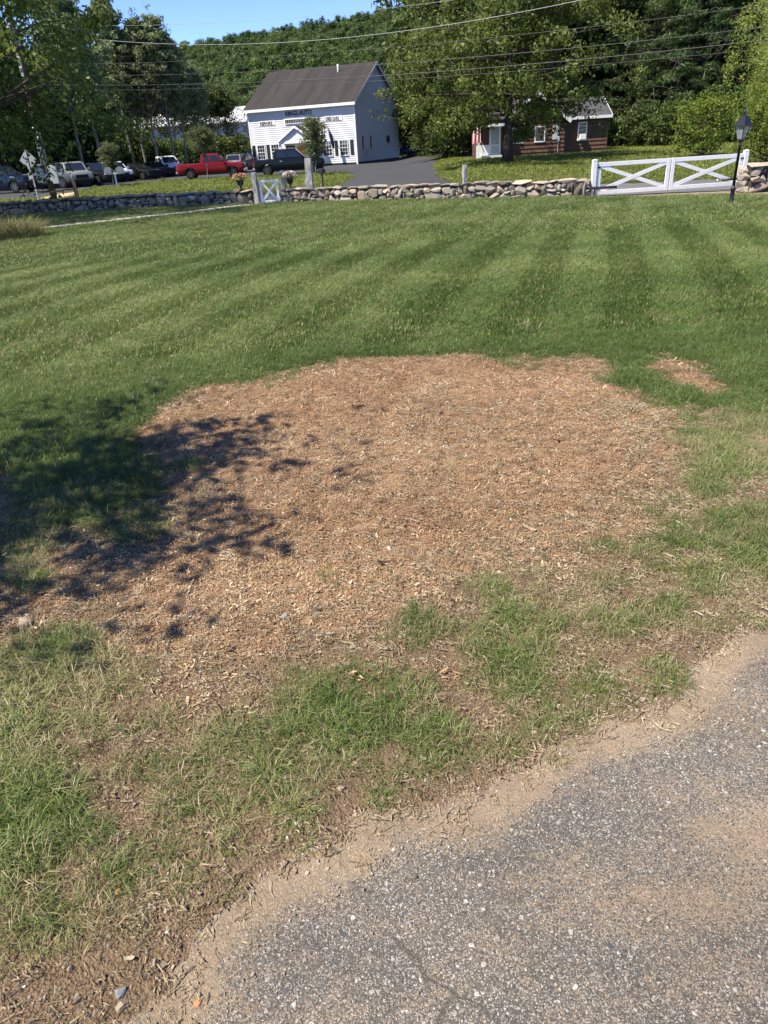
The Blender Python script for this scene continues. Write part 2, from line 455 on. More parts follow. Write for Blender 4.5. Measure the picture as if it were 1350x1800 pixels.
MAT['chrome'] = simple('chrome', (0.6, 0.6, 0.61), 0.2, 0.05, metal=0.9)
MAT['trim'] = simple('black_trim', (0.015, 0.015, 0.016), 0.6, 0.1)
MAT['tail'] = simple('tail_lamp', (0.3, 0.01, 0.01), 0.25, 0.1, spec=0.6)
MAT['headl'] = simple('head_lamp', (0.55, 0.56, 0.58), 0.15, 0.05, spec=0.7)
MAT['maple'] = leaf_mat('maple_leaf', (0.045, 0.075, 0.014), (0.155, 0.19, 0.04))
MAT['forest'] = leaf_mat('forest_leaf', (0.036, 0.064, 0.016), (0.11, 0.15, 0.036))
MAT['young'] = leaf_mat('young_leaf', (0.06, 0.085, 0.03), (0.15, 0.18, 0.07))
MAT['poplar'] = leaf_mat('poplar_leaf', (0.1, 0.14, 0.06), (0.24, 0.29, 0.13))
MAT['pine'] = leaf_mat('pine_needle', (0.026, 0.05, 0.016), (0.075, 0.105, 0.028), trans=0.15)
MAT['willow'] = leaf_mat('pale_leaf', (0.14, 0.18, 0.03), (0.28, 0.31, 0.07), trans=0.4)
MAT['bush'] = leaf_mat('bright_leaf', (0.08, 0.13, 0.016), (0.2, 0.25, 0.04), trans=0.4)
MAT['hill'] = leaf_mat('hill_leaf', (0.035, 0.066, 0.016), (0.1, 0.145, 0.034), inst='tint')
MAT['verge_plant'] = leaf_mat('weed_leaf', (0.08, 0.12, 0.02), (0.18, 0.2, 0.05))

# ------------------------------------------------------------------ scatter: many small pieces nobody could count, as instances
def proto_collection(name, meshes, mat):
    c = bpy.data.collections.new(name)
    for i, me in enumerate(meshes):
        if len(me.materials) == 0: me.materials.append(mat)
        c.objects.link(bpy.data.objects.new('%s_%02d' % (name, i), me))
    return c
def scatter(name, label, P, rot, scale, pid, protos, mat, **attrs):
    me = bpy.data.meshes.new(name)
    me.vertices.add(len(P)); me.vertices.foreach_set('co', np.asarray(P, np.float32).ravel())
    def put(nm, typ, arr, key):
        a = me.attributes.new(nm, typ, 'POINT'); a.data.foreach_set(key, np.ascontiguousarray(arr).ravel())
    put('rot', 'FLOAT_VECTOR', np.asarray(rot, np.float32), 'vector')
    put('scl', 'FLOAT_VECTOR', np.asarray(scale, np.float32), 'vector')
    put('pid', 'INT', np.asarray(pid, np.int32), 'value')
    for k, v in attrs.items(): put(k, 'FLOAT', np.asarray(v, np.float32), 'value')
    o = obj(name, me, mat)
    o['label'] = label; o['kind'] = 'stuff'
    ng = bpy.data.node_groups.new(name + '_nodes', 'GeometryNodeTree')
    ng.interface.new_socket(name='Geometry', in_out='INPUT', socket_type='NodeSocketGeometry')
    ng.interface.new_socket(name='Geometry', in_out='OUTPUT', socket_type='NodeSocketGeometry')
    N, L = ng.nodes, ng.links
    gi, go = N.new('NodeGroupInput'), N.new('NodeGroupOutput')
    ci = N.new('GeometryNodeCollectionInfo'); ci.inputs['Collection'].default_value = proto_collection(name + '_piece', protos, mat)
    ci.inputs['Separate Children'].default_value = True; ci.inputs['Reset Children'].default_value = True
    ip = N.new('GeometryNodeInstanceOnPoints'); ip.inputs['Pick Instance'].default_value = True
    def na(nm, t):
        a = N.new('GeometryNodeInputNamedAttribute'); a.data_type = t; a.inputs['Name'].default_value = nm
        return a.outputs['Attribute']
    er = N.new('FunctionNodeEulerToRotation')
    L.new(na('rot', 'FLOAT_VECTOR'), er.inputs[0])
    L.new(gi.outputs[0], ip.inputs['Points']); L.new(ci.outputs[0], ip.inputs['Instance'])
    L.new(na('pid', 'INT'), ip.inputs['Instance Index']); L.new(er.outputs[0], ip.inputs['Rotation'])
    L.new(na('scl', 'FLOAT_VECTOR'), ip.inputs['Scale']); L.new(ip.outputs[0], go.inputs[0])
    md = o.modifiers.new('scatter', 'NODES'); md.node_group = ng
    return o

# ================================================================== THE SETTING
mulch_px = [(232, 770), (275, 725), (330, 705), (440, 682), (510, 655), (600, 638), (700, 629), (800, 626), (900, 632), (960, 642), (1040, 655),
            (1075, 682), (1110, 725), (1150, 755), (1205, 795), (1180, 830), (1165, 870), (1110, 920), (1060, 950), (1000, 972), (930, 992), (850, 1008),
            (780, 1055), (725, 1090), (690, 1130), (655, 1170), (600, 1150), (530, 1135), (460, 1140), (390, 1150), (320, 1140), (240, 1125),
            (110, 1100), (-40, 1100), (-40, 1060), (60, 1040), (115, 985), (200, 1005), (275, 960), (300, 880), (275, 810)]
MULCH = [tuple(gz(u, v)[:2]) for u, v in mulch_px]
mulch2_px = [(1150, 672), (1185, 642), (1230, 650), (1285, 690), (1255, 705), (1200, 690)]
MULCH2 = [tuple(gz(u, v)[:2]) for u, v in mulch2_px]

# thin and thick places of the turf, as blobs on the ground: (photo x, y, radii, amount)
BLOBS = [(95, 1165, 130, 55, 1.2), (25, 1270, 75, 130, 1.0), (60, 1440, 130, 110, 1.2), (25, 1560, 90, 60, 1.0), (625, 1255, 140, 80, 1.2), (540, 1215, 55, 45, .7),
         (735, 1110, 60, 35, 1.0), (760, 1320, 80, 60, .9), (700, 1370, 60, 30, .8), (470, 1330, 110, 70, .6), (900, 1150, 85, 90, 1.1), (1085, 1090, 80, 30, 1.0),
         (980, 1110, 60, 50, .6), (1170, 1190, 35, 28, 1.0), (885, 1320, 26, 22, 1.2), (1190, 1080, 60, 28, .7), (990, 1275, 65, 40, .6), (1020, 1205, 50, 30, .8), (860, 1045, 50, 25, .8),
         (160, 860, 140, 85, 1.2), (40, 960, 90, 60, .9), (335, 830, 35, 22, .8), (240, 930, 85, 45, 1.0), (55, 1030, 50, 28, 1.1), (575, 1025, 18, 14, .9), (645, 1058, 26, 10, .6),
         (1035, 770, 34, 10, .6), (1025, 735, 24, 9, .6), (470, 1090, 45, 20, .35), (400, 1100, 30, 14, .3), (300, 1340, 150, 110, .42), (200, 1250, 110, 70, .4), (420, 1420, 150, 70, .5),
         (230, 1530, 110, 60, .55), (330, 1580, 70, 40, .5), (80, 1650, 90, 50, .7), (200, 1640, 60, 30, .45), (1250, 820, 90, 60, .75), (1300, 950, 80, 60, .8), (1210, 760, 70, 40, .7), (1180, 930, 70, 40, .6), (1260, 1010, 80, 40, .6),
         (1160, 1000, 60, 30, .45), (1310, 740, 60, 40, .8), (1120, 870, 40, 25, .3), (1100, 980, 60, 30, .4), (930, 1010, 50, 20, .6), (1050, 1030, 60, 25, .45), (560, 1380, 90, 50, .7), (620, 1420, 70, 25, .4)]
def mulch_d(x, y):
    return np.minimum(sdist(x, y, MULCH), sdist(x, y, MULCH2) + .1) + (y < 8) * (.75 * fbm(x + 3, y + 8, 1.7, 5) + .25 * fbm(x, y, 10, 3))
def turf(x, y):
    """how thick the grass stands, 0..1.2"""
    u, v = proj(x, y, np.zeros_like(x))
    n1 = fbm(x, y, 3.1, 4); n2 = fbm(x + 40, y + 7, 11, 3)
    sm = mulch_d(x, y)
    sd = sdist(x, y, DRIVE)
    # the mown lawn beyond the patch and on its left
    lawn = sstep(-60, 40, (1235 - 0.42 * u) - v + 60 * n1)
    lawn = np.where(u > 700, sstep(-40, 40, 690 + 0.08 * (u - 700) - v + 90 * n1), np.where(u < 330, sstep(-40, 40, 860 - v + 90 * n1), sstep(-40, 40, 760 - v + 90 * n1)))
    lawn = np.where(y > 7.0, 1.0, lawn)
    b = np.zeros_like(x)
    for bu, bv, ru, rv, a in BLOBS:
        q = ((u - bu) / ru) ** 2 + ((v - bv) / rv) ** 2
        b = np.maximum(b, a * np.exp(-q * q * 0.8) )
    side = np.where((u > 1050) & (v < 1060), 0.5, 0.34) + 0.9 * n1
    near = np.maximum(b, 0.9 * b + side * 0.75) - .1 + 0.9 * n2
    d = np.where(lawn > 0.5, np.maximum(1.05 * lawn, near), near)
    fade = np.maximum(sstep(-0.06, 0.24, sm), .3 * sstep(-.4, .0, sm) * (n2 > .06))
    keep = np.where(b > 0.55, np.maximum(fade, sstep(0.35, 0.9, b + 0.4 * n2) * 0.8), fade)
    d = d * keep * sstep(0.02, 0.2, sd + 0.3 * n2)
    lowcorner = sstep(70, -70, v - 1720 + 130 * n1)
    return np.clip(d * np.where(v > 1400, np.maximum(lowcorner, 0.06), 1), 0, 1.2), lawn

def axis(lo, f0, f1, hi, step, grow):
    a = list(np.arange(f0, f1, step)); s = step; p = a[0]; left = []
    while p > lo: s *= grow; p -= s; left.append(p)
    s = step; p = a[-1]; right = []
    while p < hi: s *= grow; p += s; right.append(p)
    return np.array(left[::-1] + a + right)
xs = axis(-420, -3.2, 3.2, 420, 0.026, 1.075)
ys = axis(-15, 0.5, 7.0, 760, 0.026, 1.04)
GX, GY = np.meshgrid(xs, ys, indexing='ij')
gx, gy_ = GX.ravel(), GY.ravel()
gzv = terr(gx, gy_)
sd_drive = sdist(gx, gy_, DRIVE)
nearw = (1 - sstep(5.5, 9, gy_)) * (1 - sstep(4, 6, np.abs(gx)))
m_mulch = mulch_d(gx, gy_)
mound = sstep(0.15, -0.5, m_mulch)
micro = 0.030 * fbm(gx, gy_, 2.2, 4) + 0.016 * fbm(gx, gy_, 12, 4)
gzv += nearw * (micro + mound * (0.02 + 0.06 * fbm(gx, gy_, 2.6, 3) + .035 * fbm(gx, gy_, 9, 4) + .02 * fbm(gx, gy_, 30, 2)))
edge = np.clip((sd_drive - .03 + 0.10 * fbm(gx, gy_, 3.2, 3)) * 0.10, -0.03, 0.018) - .012 * sstep(.14, .0, np.abs(sd_drive)) * (gy_ < 6) * fbm(gx, gy_, 9, 3)
gzv = gzv + edge
den, lawnm = turf(gx, gy_)
zone = np.zeros((len(gx), 4), np.float32)
zone[:, 0] = sstep(0.08, -0.08, m_mulch)
zone[:, 1] = np.where(gy_ > 7, 1.0, np.clip(den * 0.75, 0, 1) * np.where(lawnm > 0.5, 1, 0.55))
zone[:, 2] = sstep(0.2, 0.03, sd_drive + .2 * fbm(gx, gy_, 5, 4)) * (gy_ < 40)
wood = sstep(74, 80, gy_ + 0.0 * gx) * np.maximum(sstep(5, 9, gx), sstep(-16, -20, gx)) + sstep(105, 115, gy_) + sstep(24, 28, gx) * sstep(50, 56, gy_)
zone[:, 3] = np.clip(wood, 0, 1)
ni, nj = GX.shape
idx = np.arange(ni * nj).reshape(ni, nj)
Q = np.stack([idx[:-1, :-1], idx[1:, :-1], idx[1:, 1:], idx[:-1, 1:]], -1).reshape(-1, 4)
gme = np_mesh('ground', np.stack([gx, gy_, gzv], -1), Q, smooth=True)
ca = gme.attributes.new('zone', 'FLOAT_COLOR', 'POINT'); ca.data.foreach_set('color', zone.ravel())
ground = obj('ground', gme, MAT['ground'])
tag(ground, 'ground of soil, wood chip soil and turf sloping down to the stone wall', kind='structure')
def ground_z(x, y):
    """height of the built sheet near the camera, bilinear"""
    x = np.atleast_1d(x); y = np.atleast_1d(y)
    i = np.clip(np.searchsorted(xs, x) - 1, 0, ni - 2); j = np.clip(np.searchsorted(ys, y) - 1, 0, nj - 2)
    fx = (x - xs[i]) / (xs[i + 1] - xs[i]); fy = (y - ys[j]) / (ys[j + 1] - ys[j])
    Z = gzv.reshape(ni, nj)
    return Z[i, j] * (1 - fx) * (1 - fy) + Z[i + 1, j] * fx * (1 - fy) + Z[i, j + 1] * (1 - fx) * fy + Z[i + 1, j + 1] * fx * fy
def gz1(x, y): return float(ground_z(x, y)[0])

def sheet(name, poly, step, lift, mat, label, grow=0.0, attr=None, trim=True):
    P = np.array(poly); x0, y0 = P.min(0) - grow; x1, y1 = P.max(0) + grow
    ax = np.arange(x0, x1 + step, step); ay = np.arange(y0, y1 + step, step)
    X, Y = np.meshgrid(ax, ay, indexing='ij'); x, y = X.ravel(), Y.ravel()
    I = np.arange(X.size).reshape(X.shape)
    Qs = np.stack([I[:-1, :-1], I[1:, :-1], I[1:, 1:], I[:-1, 1:]], -1).reshape(-1, 4)
    s = sdist(x, y, poly)
    if trim:                                   # pull the outer ring of points onto the outline
        keep = s < grow
        Qs = Qs[(s[Qs] < grow + step * 0.75).all(1)]
    else:
        Qs = Qs[(s[Qs] < grow).any(1)]
    z = terr(x, y) + lift
    used = np.unique(Qs); mp = -np.ones(len(x), int); mp[used] = np.arange(len(used))
    V = np.stack([x, y, z], -1)[used]
    if trim:
        so_ = s[used]; out = so_ > grow
        for _ in range(4):                     # move outward points back to the outline along the distance gradient
            e = 0.02
            gxx = (sdist(V[out, 0] + e, V[out, 1], poly) - sdist(V[out, 0] - e, V[out, 1], poly)) / (2 * e)
            gyy = (sdist(V[out, 0], V[out, 1] + e, poly) - sdist(V[out, 0], V[out, 1] - e, poly)) / (2 * e)
            dd = sdist(V[out, 0], V[out, 1], poly) - grow
            V[out, 0] -= gxx * dd; V[out, 1] -= gyy * dd
        V[:, 2] = terr(V[:, 0], V[:, 1]) + lift
    me = np_mesh(name, V, mp[Qs], smooth=True)
    if attr is not None:
        a = me.attributes.new(attr[0], 'FLOAT', 'POINT'); a.data.foreach_set('value', np.asarray(attr[1](V[:, 0], V[:, 1]), np.float32))
    o = obj(name, me, mat)
    return tag(o, label, kind='structure')

SANDB = [(1300, 1470, 120, 75, .72), (1180, 1590, 200, 60, .62), (1000, 1560, 130, 50, .42), (1330, 1250, 60, 60, .4), (900, 1680, 160, 60, .2), (560, 1790, 120, 30, .35), (1250, 1720, 140, 60, .3), (420, 1780, 60, 40, .4)]
def sandfn(x, y):
    u, v = proj(x, y, np.zeros_like(x)); s = np.zeros_like(x)
    for bu, bv, ru, rv, a in SANDB:
        s = np.maximum(s, a * np.exp(-(((u - bu) / ru) ** 2 + ((v - bv) / rv) ** 2)))
    sdd = sdist(x, y, DRIVE); s = np.maximum(s, np.where(sdd > .02, .9, 0.55 * sstep(-.05, .02, sdd)))
    return np.where(y > 12, 0.95, s)
sheet('driveway', DRIVE, 0.06, 0.004, MAT['drive'], 'worn grey asphalt driveway with pale stones showing and sand along its edge', grow=0.12, attr=('sand', sandfn), trim=False)

def ribbon(pts, w):
    L, R_ = [], []
    for i, p in enumerate(pts):
        a = Vector(pts[max(i - 1, 0)]); b = Vector(pts[min(i + 1, len(pts) - 1)])
        d = (b - a).normalized(); n = Vector((-d.y, d.x)) * w / 2
        L.append((p[0] + n.x, p[1] + n.y)); R_.append((p[0] - n.x, p[1] - n.y))
    return L + R_[::-1]
sheet('road', ribbon(ROAD, 6.2), 0.8, 0.03, MAT['road'], 'grey asphalt road running past behind the stone walls')
lot_px = [(-120, 356), (0, 352), (60, 350), (110, 341), (150, 334), (250, 321), (310, 317), (440, 311), (560, 304), (612, 306), (624, 313), (606, 321)]
LOT = [tuple(gz(u, v, -.42)[:2]) for u, v in lot_px] + [(-1.4, 44), (-2.0, 37.5), (5.6, 34.2)]
LOT += [tuple(gz(u, v, -.35)[:2]) for u, v in [(778, 316), (766, 303), (762, 296), (772, 288), (745, 281), (716, 277.5)]] + [(5.5, 104), (-14, 106), (-30, 92), (-48, 84), (-60, 60)]
sheet('parking_lot', LOT, 0.7, 0.045, MAT['lot'], 'dark asphalt parking lot and entrance in front of the white building')
path_px = [(60, 404.5), (75, 403), (347, 373), (440, 358.5)]
pc = [tuple(gz(u, v, -.4)[:2]) for u, v in path_px] + [(-4.0, 34.4), (-4.0, 36)]
n = NT('pale_gravel'); n.base(n.mix(n.noise(22, 5, 0.7), (0.24, 0.22, 0.19), (0.46, 0.44, 0.40)), 0.9, 0.2); n.bump(n.noise(40, 4), 0.6, 0.02); MAT['gravelpath'] = n.m
sheet('path', ribbon(pc, 0.9), 0.16, 0.05, MAT['gravelpath'], 'narrow pale gravel path crossing the lawn to the small white gate')
apron = [tuple(gz(u, v, -.5)[:2]) for u, v in [(75, 352), (110, 344), (140, 341.5), (128, 349), (95, 353), (72, 354)]]
n = NT('tan_gravel'); n.base(n.mix(n.noise(16, 5, 0.7), (0.3, 0.22, 0.14), (0.5, 0.39, 0.27)), 0.9, 0.2); MAT['tan'] = n.m
sheet('gravel_apron', apron, 0.3, 0.06, MAT['tan'], 'tan gravel patch around the foot of the utility pole')

# ------------------------------------------------------------------ trees
def leaves(name, C, N, size, asp, tint, mat):
    n = len(C)
    T = np.cross(N, rng.normal(size=(n, 3))); T /= np.linalg.norm(T, axis=1, keepdims=True) + 1e-9
    B = np.cross(N, T)
    s = size[:, None]
    fold = N * s * rng.uniform(-0.25, 0.25, (n, 1))
    V = np.stack([C + T * s, C + B * s * asp + fold, C - T * s, C - B * s * asp + fold], 1).reshape(-1, 3)
    Qs = np.arange(n * 4).reshape(n, 4)
    return np_mesh(name, V, Qs, tint=np.repeat(tint, 4))
def unit(n, up=0.0):
    v = rng.normal(size=(n, 3)); v[:, 2] += up
    return v / (np.linalg.norm(v, axis=1, keepdims=True) + 1e-9)
def skeleton(h, clear, r0, prof, nl, up=0.5, wob=0.25, seed=0):
    """trunk path, limb paths and clump centres; prof(t) crown radius along the crown, t 0..1"""
    rs = np.random.default_rng(seed); mb = MB(); cl = []
    tp = []; x = y = 0
    for i in range(9):
        t = i / 8; x += rs.normal() * wob * 0.25; y += rs.normal() * wob * 0.25
        tp.append((x, y, h * 0.92 * t))
    mb.tube(tp, [max(r0 * (1 - t * 0.9), 0.02) * (1.35 if t == 0 else 1) for t in np.linspace(0, 1, 9)], 9)
    ang = rs.uniform(0, 6)
    for k in range(nl):
        t = (k + rs.uniform(0.1, 0.9)) / nl
        z0 = clear + (h * 0.9 - clear) * t * 0.95
        f = z0 / (h * 0.92) * 8; i = min(int(f), 7); p0 = np.array(tp[i]) + (np.array(tp[i + 1]) - np.array(tp[i])) * (f - i)
        ang += 2.4 + rs.normal() * 0.3
        R_ = prof(t) * rs.uniform(0.7, 1.12)
        dirv = np.array([math.cos(ang), math.sin(ang), 0])
        pts = [p0]
        for s_ in (0.35, 0.7, 1.0):
            pts.append(p0 + dirv * R_ * s_ + np.array([rs.normal() * .12, rs.normal() * .12, R_ * up * s_ ** (1.2 if up > 0 else 1.6)]))
        rr = r0 * (1 - z0 / h) * 0.5 + 0.02
        mb.tube(pts, [rr, rr * .75, rr * .45, rr * .2], 6)
        for s_ in (0.45, 0.72, 0.95, 1.0):
            j = min(int(s_ * 3), 2); q = pts[j] + (pts[j + 1] - pts[j]) * (s_ * 3 - j if s_ < 1 else 1)
            for _ in range(2):
                off = rs.normal(size=3) * np.array([.2, .2, .14]) * (R_ + .6)
                cl.append(q + off)
                if s_ > .5 and rs.random() < .5: mb.tube([q, q + off], [rr * .25, rr * .08], 5)
    cl.append(np.array([tp[-1][0], tp[-1][1], h * .95]))
    return mb, np.array(cl)
def crown(name, cl, nleaf, rc, size, mat, flat=0.7, asp=0.55, up=0.8, hang=0.0):
    k = len(cl); per = rng.dirichlet(np.ones(k) * 3) * nleaf
    C = []; T = []; D = []
    for c, p in zip(cl, per):
        p = max(int(p), 4); r = rc * rng.uniform(.6, 1.25)
        q = unit(p); d = q * (rng.random((p, 1)) ** 0.4) * r; D.append(q)
        d[:, 2] *= flat
        if hang: d[:, 2] -= rng.random(p) * hang
        C.append(c + d); T.append(np.clip(rng.normal(rng.uniform(.25, .7), .22, p), 0, 1))
    C = np.concatenate(C); T = np.concatenate(T)
    N = np.concatenate(D) * .95 + rng.normal(size=C.shape) * .55; N[:, 2] += up; N /= np.linalg.norm(N, axis=1, keepdims=True) + 1e-9
    return leaves(name, C, N, size * rng.uniform(.6, 1.3, len(C)), asp, T, mat)
TREES = {}
ORD = ['first', 'second', 'third', 'fourth', 'fifth', 'sixth', 'seventh', 'eighth', 'ninth', 'tenth', 'eleventh', 'twelfth', 'thirteenth', 'fourteenth', 'fifteenth', 'sixteenth']
def tree_proto(key, h, clear, r0, prof, nl, nleaf, rc, size, mat, bark='bark', up=.5, flat=.7, asp=.55, seed=1, hang=0.0, lup=.25, wob=.25):
    mb, cl = skeleton(h, clear, r0, prof, nl, up, wob, seed)
    TREES[key] = (mb.mesh('trunk', True), crown('crown', cl, nleaf, rc, size, mat, flat, asp, lup, hang), MAT[bark], MAT[mat] if isinstance(mat, str) else mat)
def tree(name, label, cat, key, x, y, s=1.0, rz=0.0, group=None, sz=None, z=None):
    tm, cm, bk, lf = TREES[key]
    t = thing(name, label, cat, (x, y, (float(terr(x, y)) if z is None else z) - 0.03), rz, group)
    t.scale = (s, s, s if sz is None else sz)
    obj('trunk', tm, bk, t); obj('crown', cm, lf, t)
    return t
def dome(R_, p=.6):
    return lambda t: R_ * (max(math.sin(PI * min(.12 + t * .86, 1)), 0) ** p)
cone = lambda R_: (lambda t: R_ * (1.02 - t) ** .8)
tree_proto('big_maple', 16, 1.8, .38, dome(8.8, .5), 48, 80000, 1.5, .11, 'maple', seed=3, flat=.6, up=.3)
tree_proto('front_maple', 13.5, 2.3, .33, dome(6.2, .4), 44, 52000, 1.05, .115, 'maple', seed=5, flat=.62, up=.02)
tree_proto('broad_a', 14, 2.2, .3, dome(5.2), 26, 22000, 1.2, .17, 'forest', seed=11)
tree_proto('broad_b', 15, 2.6, .3, dome(4.8, .5), 26, 22000, 1.25, .17, 'forest', seed=12)
tree_proto('broad_low', 9, .6, .2, dome(4.0, .5), 24, 18000, 1.1, .15, 'maple', seed=13)
tree_proto('poplar_a', 15, 4.6, .15, lambda t: 2.1 * (1.03 - t) ** .62, 44, 24000, .5, .1, 'poplar', 'bark_pale', up=1.5, seed=14)
tree_proto('poplar_b', 14, 4.6, .14, lambda t: 1.7 * (1.03 - t) ** .62, 40, 20000, .45, .1, 'poplar', 'bark_pale', up=1.7, seed=15)
tree_proto('dark_wood', 13, 3.4, .2, dome(4.0, .5), 24, 16000, 1.2, .18, 'forest', seed=16)
tree_proto('thin_wood', 14, 8.6, .11, dome(2.6, .5), 20, 12000, .8, .16, 'forest', seed=26)
tree_proto('young_wood', 9, 3.6, .07, dome(1.9, .5), 18, 2300, .6, .09, 'forest', seed=27)
tree_proto('pine_a', 20, 2.0, .3, cone(4.6), 52, 34000, .8, .2, 'pine', seed=17, up=.06, flat=.3, asp=.16, lup=.3)
tree_proto('pine_b', 22, 1.5, .32, cone(5.0), 56, 36000, .85, .2, 'pine', seed=18, up=.0, flat=.3, asp=.16, lup=.3)
tree_proto('sapling', 3.4, .95, .035, dome(.5, .6), 26, 8000, .26, .05, 'young', 'bark_pale', up=.9, seed=19)
tree_proto('round_sapling', 3.7, 2.0, .04, dome(.55, .5), 26, 7000, .26, .048, 'young', 'bark_pale', up=.6, seed=20)
tree_proto('bush_a', 3.3, .15, .06, dome(1.6, .45), 30, 6500, .42, .075, 'bush', seed=21, up=.5)
tree_proto('bush_b', 2.8, .1, .06, dome(1.5, .45), 26, 5200, .42, .075, 'bush', seed=22, up=.4)
tree_proto('undergrowth', 3.0, .1, .06, dome(1.9, .4), 24, 5000, .6, .12, 'forest', seed=23, up=.4)
tree_proto('weeping', 9.5, 3.4, .16, dome(3.6, .5), 30, 32000, .6, .085, 'willow', 'bark_pale', up=.25, seed=24, hang=1.1, asp=.28, lup=.2)
tree_proto('shade_tree', 5.8, 2.7, .12, dome(1.55, .5), 24, 5200, .3, .06, 'maple', seed=25, up=.3)

def at_px(u, v, y):
    p = gy(u, v, y); return p[0]
tree('maple_tree', 'large dark green maple spreading in from the left edge over the stone wall', 'tree', 'big_maple', -18.8, 33.0, 1.0, .4)
tree('shade_tree', 'small leafy tree beside the lawn casting the shadow on the wood chips', 'tree', 'shade_tree', -3.98, 2.32, .84, 1.0, z=0)
tree('maple_tree', 'big maple in front of the brown cabin with low spreading crown', 'tree', 'front_maple', 9.6, 52.5, .92, .8)
tree('broadleaf_tree', 'bushy green tree between the white building and the big maple', 'tree', 'broad_low', at_px(778, 250, 72), 72, 1.15, .3)
tree('broadleaf_tree', 'low round tree at the back corner of the white building', 'tree', 'broad_low', at_px(735, 250, 100), 100, 1.05, 2.3)
tree('broadleaf_tree', 'tall tree rising behind the bushy tree beside the blue sky gap', 'tree', 'broad_b', at_px(800, 200, 84), 84, 1.5, .9)
g = 'poplars behind the parked cars'
for u, y, k, sc_, r, lab in [(128, 78, 'poplar_a', 1.15, .2, 'leftmost pale green poplar, mostly behind the big dark maple'), (160, 79, 'poplar_b', 1.2, 1.2, 'pale green poplar at the left of the narrow sky gap'), (213, 86, 'poplar_a', 1.2, 1.9, 'tallest pale green poplar standing right of the narrow sky gap'),
        (238, 88, 'poplar_b', 1.06, 2.4, 'slim pale poplar right behind the tallest one'), (263, 87, 'poplar_a', 1.05, .7, 'middle pale green poplar of the sky group, slightly lower'), (292, 88, 'poplar_b', 1.16, 2.9, 'pointed pale green poplar near the right of the sky group'), (318, 89, 'poplar_a', .94, 4.4, 'rightmost tall pale poplar nearest the wooded hill'), (345, 91, 'poplar_b', .82, 3.9, 'short pale poplar standing out below the wooded hill line')]:
    tree('poplar_tree', lab, 'tree', k, at_px(u, 200, y), y, sc_, r, g)
g = 'dark trees behind the parking lot'
for i, (u, y, s, r) in enumerate([(-40, 70, 1.1, 0), (20, 74, 1.1, 1), (72, 79, .95, 2), (112, 86, .72, 3), (160, 92, .66, 4), (196, 94, .7, 5), (228, 96, .72, 5), (268, 97, .7, .5), (312, 98, .7, 1.5), (358, 99, .7, 2.5), (382, 99, .7, 3), (402, 99, .66, 3.5)]):
    tree('woodland_tree', ORD[i] + ' from the left of the dark broadleaf trees behind the parked cars', 'tree', 'dark_wood' if u < 190 else 'thin_wood', at_px(u, 280, y), y, s, r, g)
for i, u in enumerate(range(212, 432, 15)):
    y = 101 + (i * 7 % 5); tree('woodland_tree', ORD[i] + ' from the left of the thin young trees before the pale metal building', 'tree', 'young_wood', at_px(u, 280, y), y, .92 + .06 * (i % 4), i * 1.3, 'thin young trees before the pale building')
g2 = 'undergrowth behind the parking lot'
for i, (u, y, s) in enumerate([(-20, 72, 1.2), (40, 76, 1.1), (95, 80, 1.2), (140, 83, 1.2), (175, 86, 1.25), (205, 92, 1.4), (235, 93, 1.2), (265, 94, 1.15), (295, 95, 1.15), (320, 95, 1.15), (345, 96, 1.15), (370, 97, 1.2), (395, 98, 1.2), (425, 99, 1.2), (118, 82, 1.9), (158, 83, 1.9), (196, 90, 1.9), (228, 91, 1.5)]):
    tree('shrub', ORD[i] + ' from the left of the dark undergrowth shrubs behind the parked cars' if i < 14 else ORD[i - 14] + ' from the left of the taller dark shrubs below the pale poplars', 'shrub', 'undergrowth', at_px(u, 300, y), y, s, u, g2)
g = 'tall broadleaf trees behind the cabin'
for i, (u, y, s, k, r) in enumerate([(850, 78, 1.35, 'broad_a', .1), (905, 82, 1.5, 'broad_b', 1.2), (960, 78, 1.45, 'broad_a', 2.2), (1010, 82, 1.5, 'broad_b', 3.1), (1065, 84, 1.55, 'broad_a', 4.5)]):
    tree('broadleaf_tree', ORD[i] + ' from the left of the tall broadleaf trees right behind the brown cabin', 'tree', k, at_px(u, 250, y), y, s, r, g)
g = 'dark pines on the right'
for i, (u, y, s, k, r) in enumerate([(1090, 76, 1.0, 'pine_a', .3), (1135, 72, 1.05, 'pine_b', 1.3), (1180, 68, .98, 'pine_a', 2.3), (1225, 66, 1.0, 'pine_b', 3.3), (1275, 68, 1.0, 'pine_a', 4.3), (1330, 66, 1.05, 'pine_b', 5.3), (1400, 64, 1.0, 'pine_a', .9), (1120, 90, 1.2, 'pine_b', 2), (1210, 88, 1.2, 'pine_a', 3), (1300, 86, 1.2, 'pine_b', 4)]):
    tree('pine_tree', ORD[i] + ' tall dark pine counting right from the brown cabin' if i < 7 else ORD[i - 7] + ' from the left of the far pines standing behind the front pines', 'tree', k, at_px(u, 250, y), y, s, r, g)
g = 'shrubs along the edge of the pine wood'
for i, (u, y, s) in enumerate([(720, 104, 1.2), (760, 90, 1.0), (800, 82, 1.1), (830, 80, 1.0), (1090, 72, 1.0), (1130, 67, .95), (1175, 64, 1.0), (1290, 62, 1.0), (1330, 60, 1.2)]):
    tree('shrub', ORD[i] + ' from the left of the low dark shrubs under the trees beyond the lawn', 'shrub', 'undergrowth', at_px(u, 270, y), y, s, u, g)
tree('bush', 'bright green leafy bush behind the gate left of the lamp post', 'bush', 'bush_a', at_px(1238, 285, 46), 46, 1.0, .6)
tree('bush', 'bright green bush at the right edge beyond the gate', 'bush', 'bush_b', at_px(1338, 295, 39), 39, 1.0, 1.6)
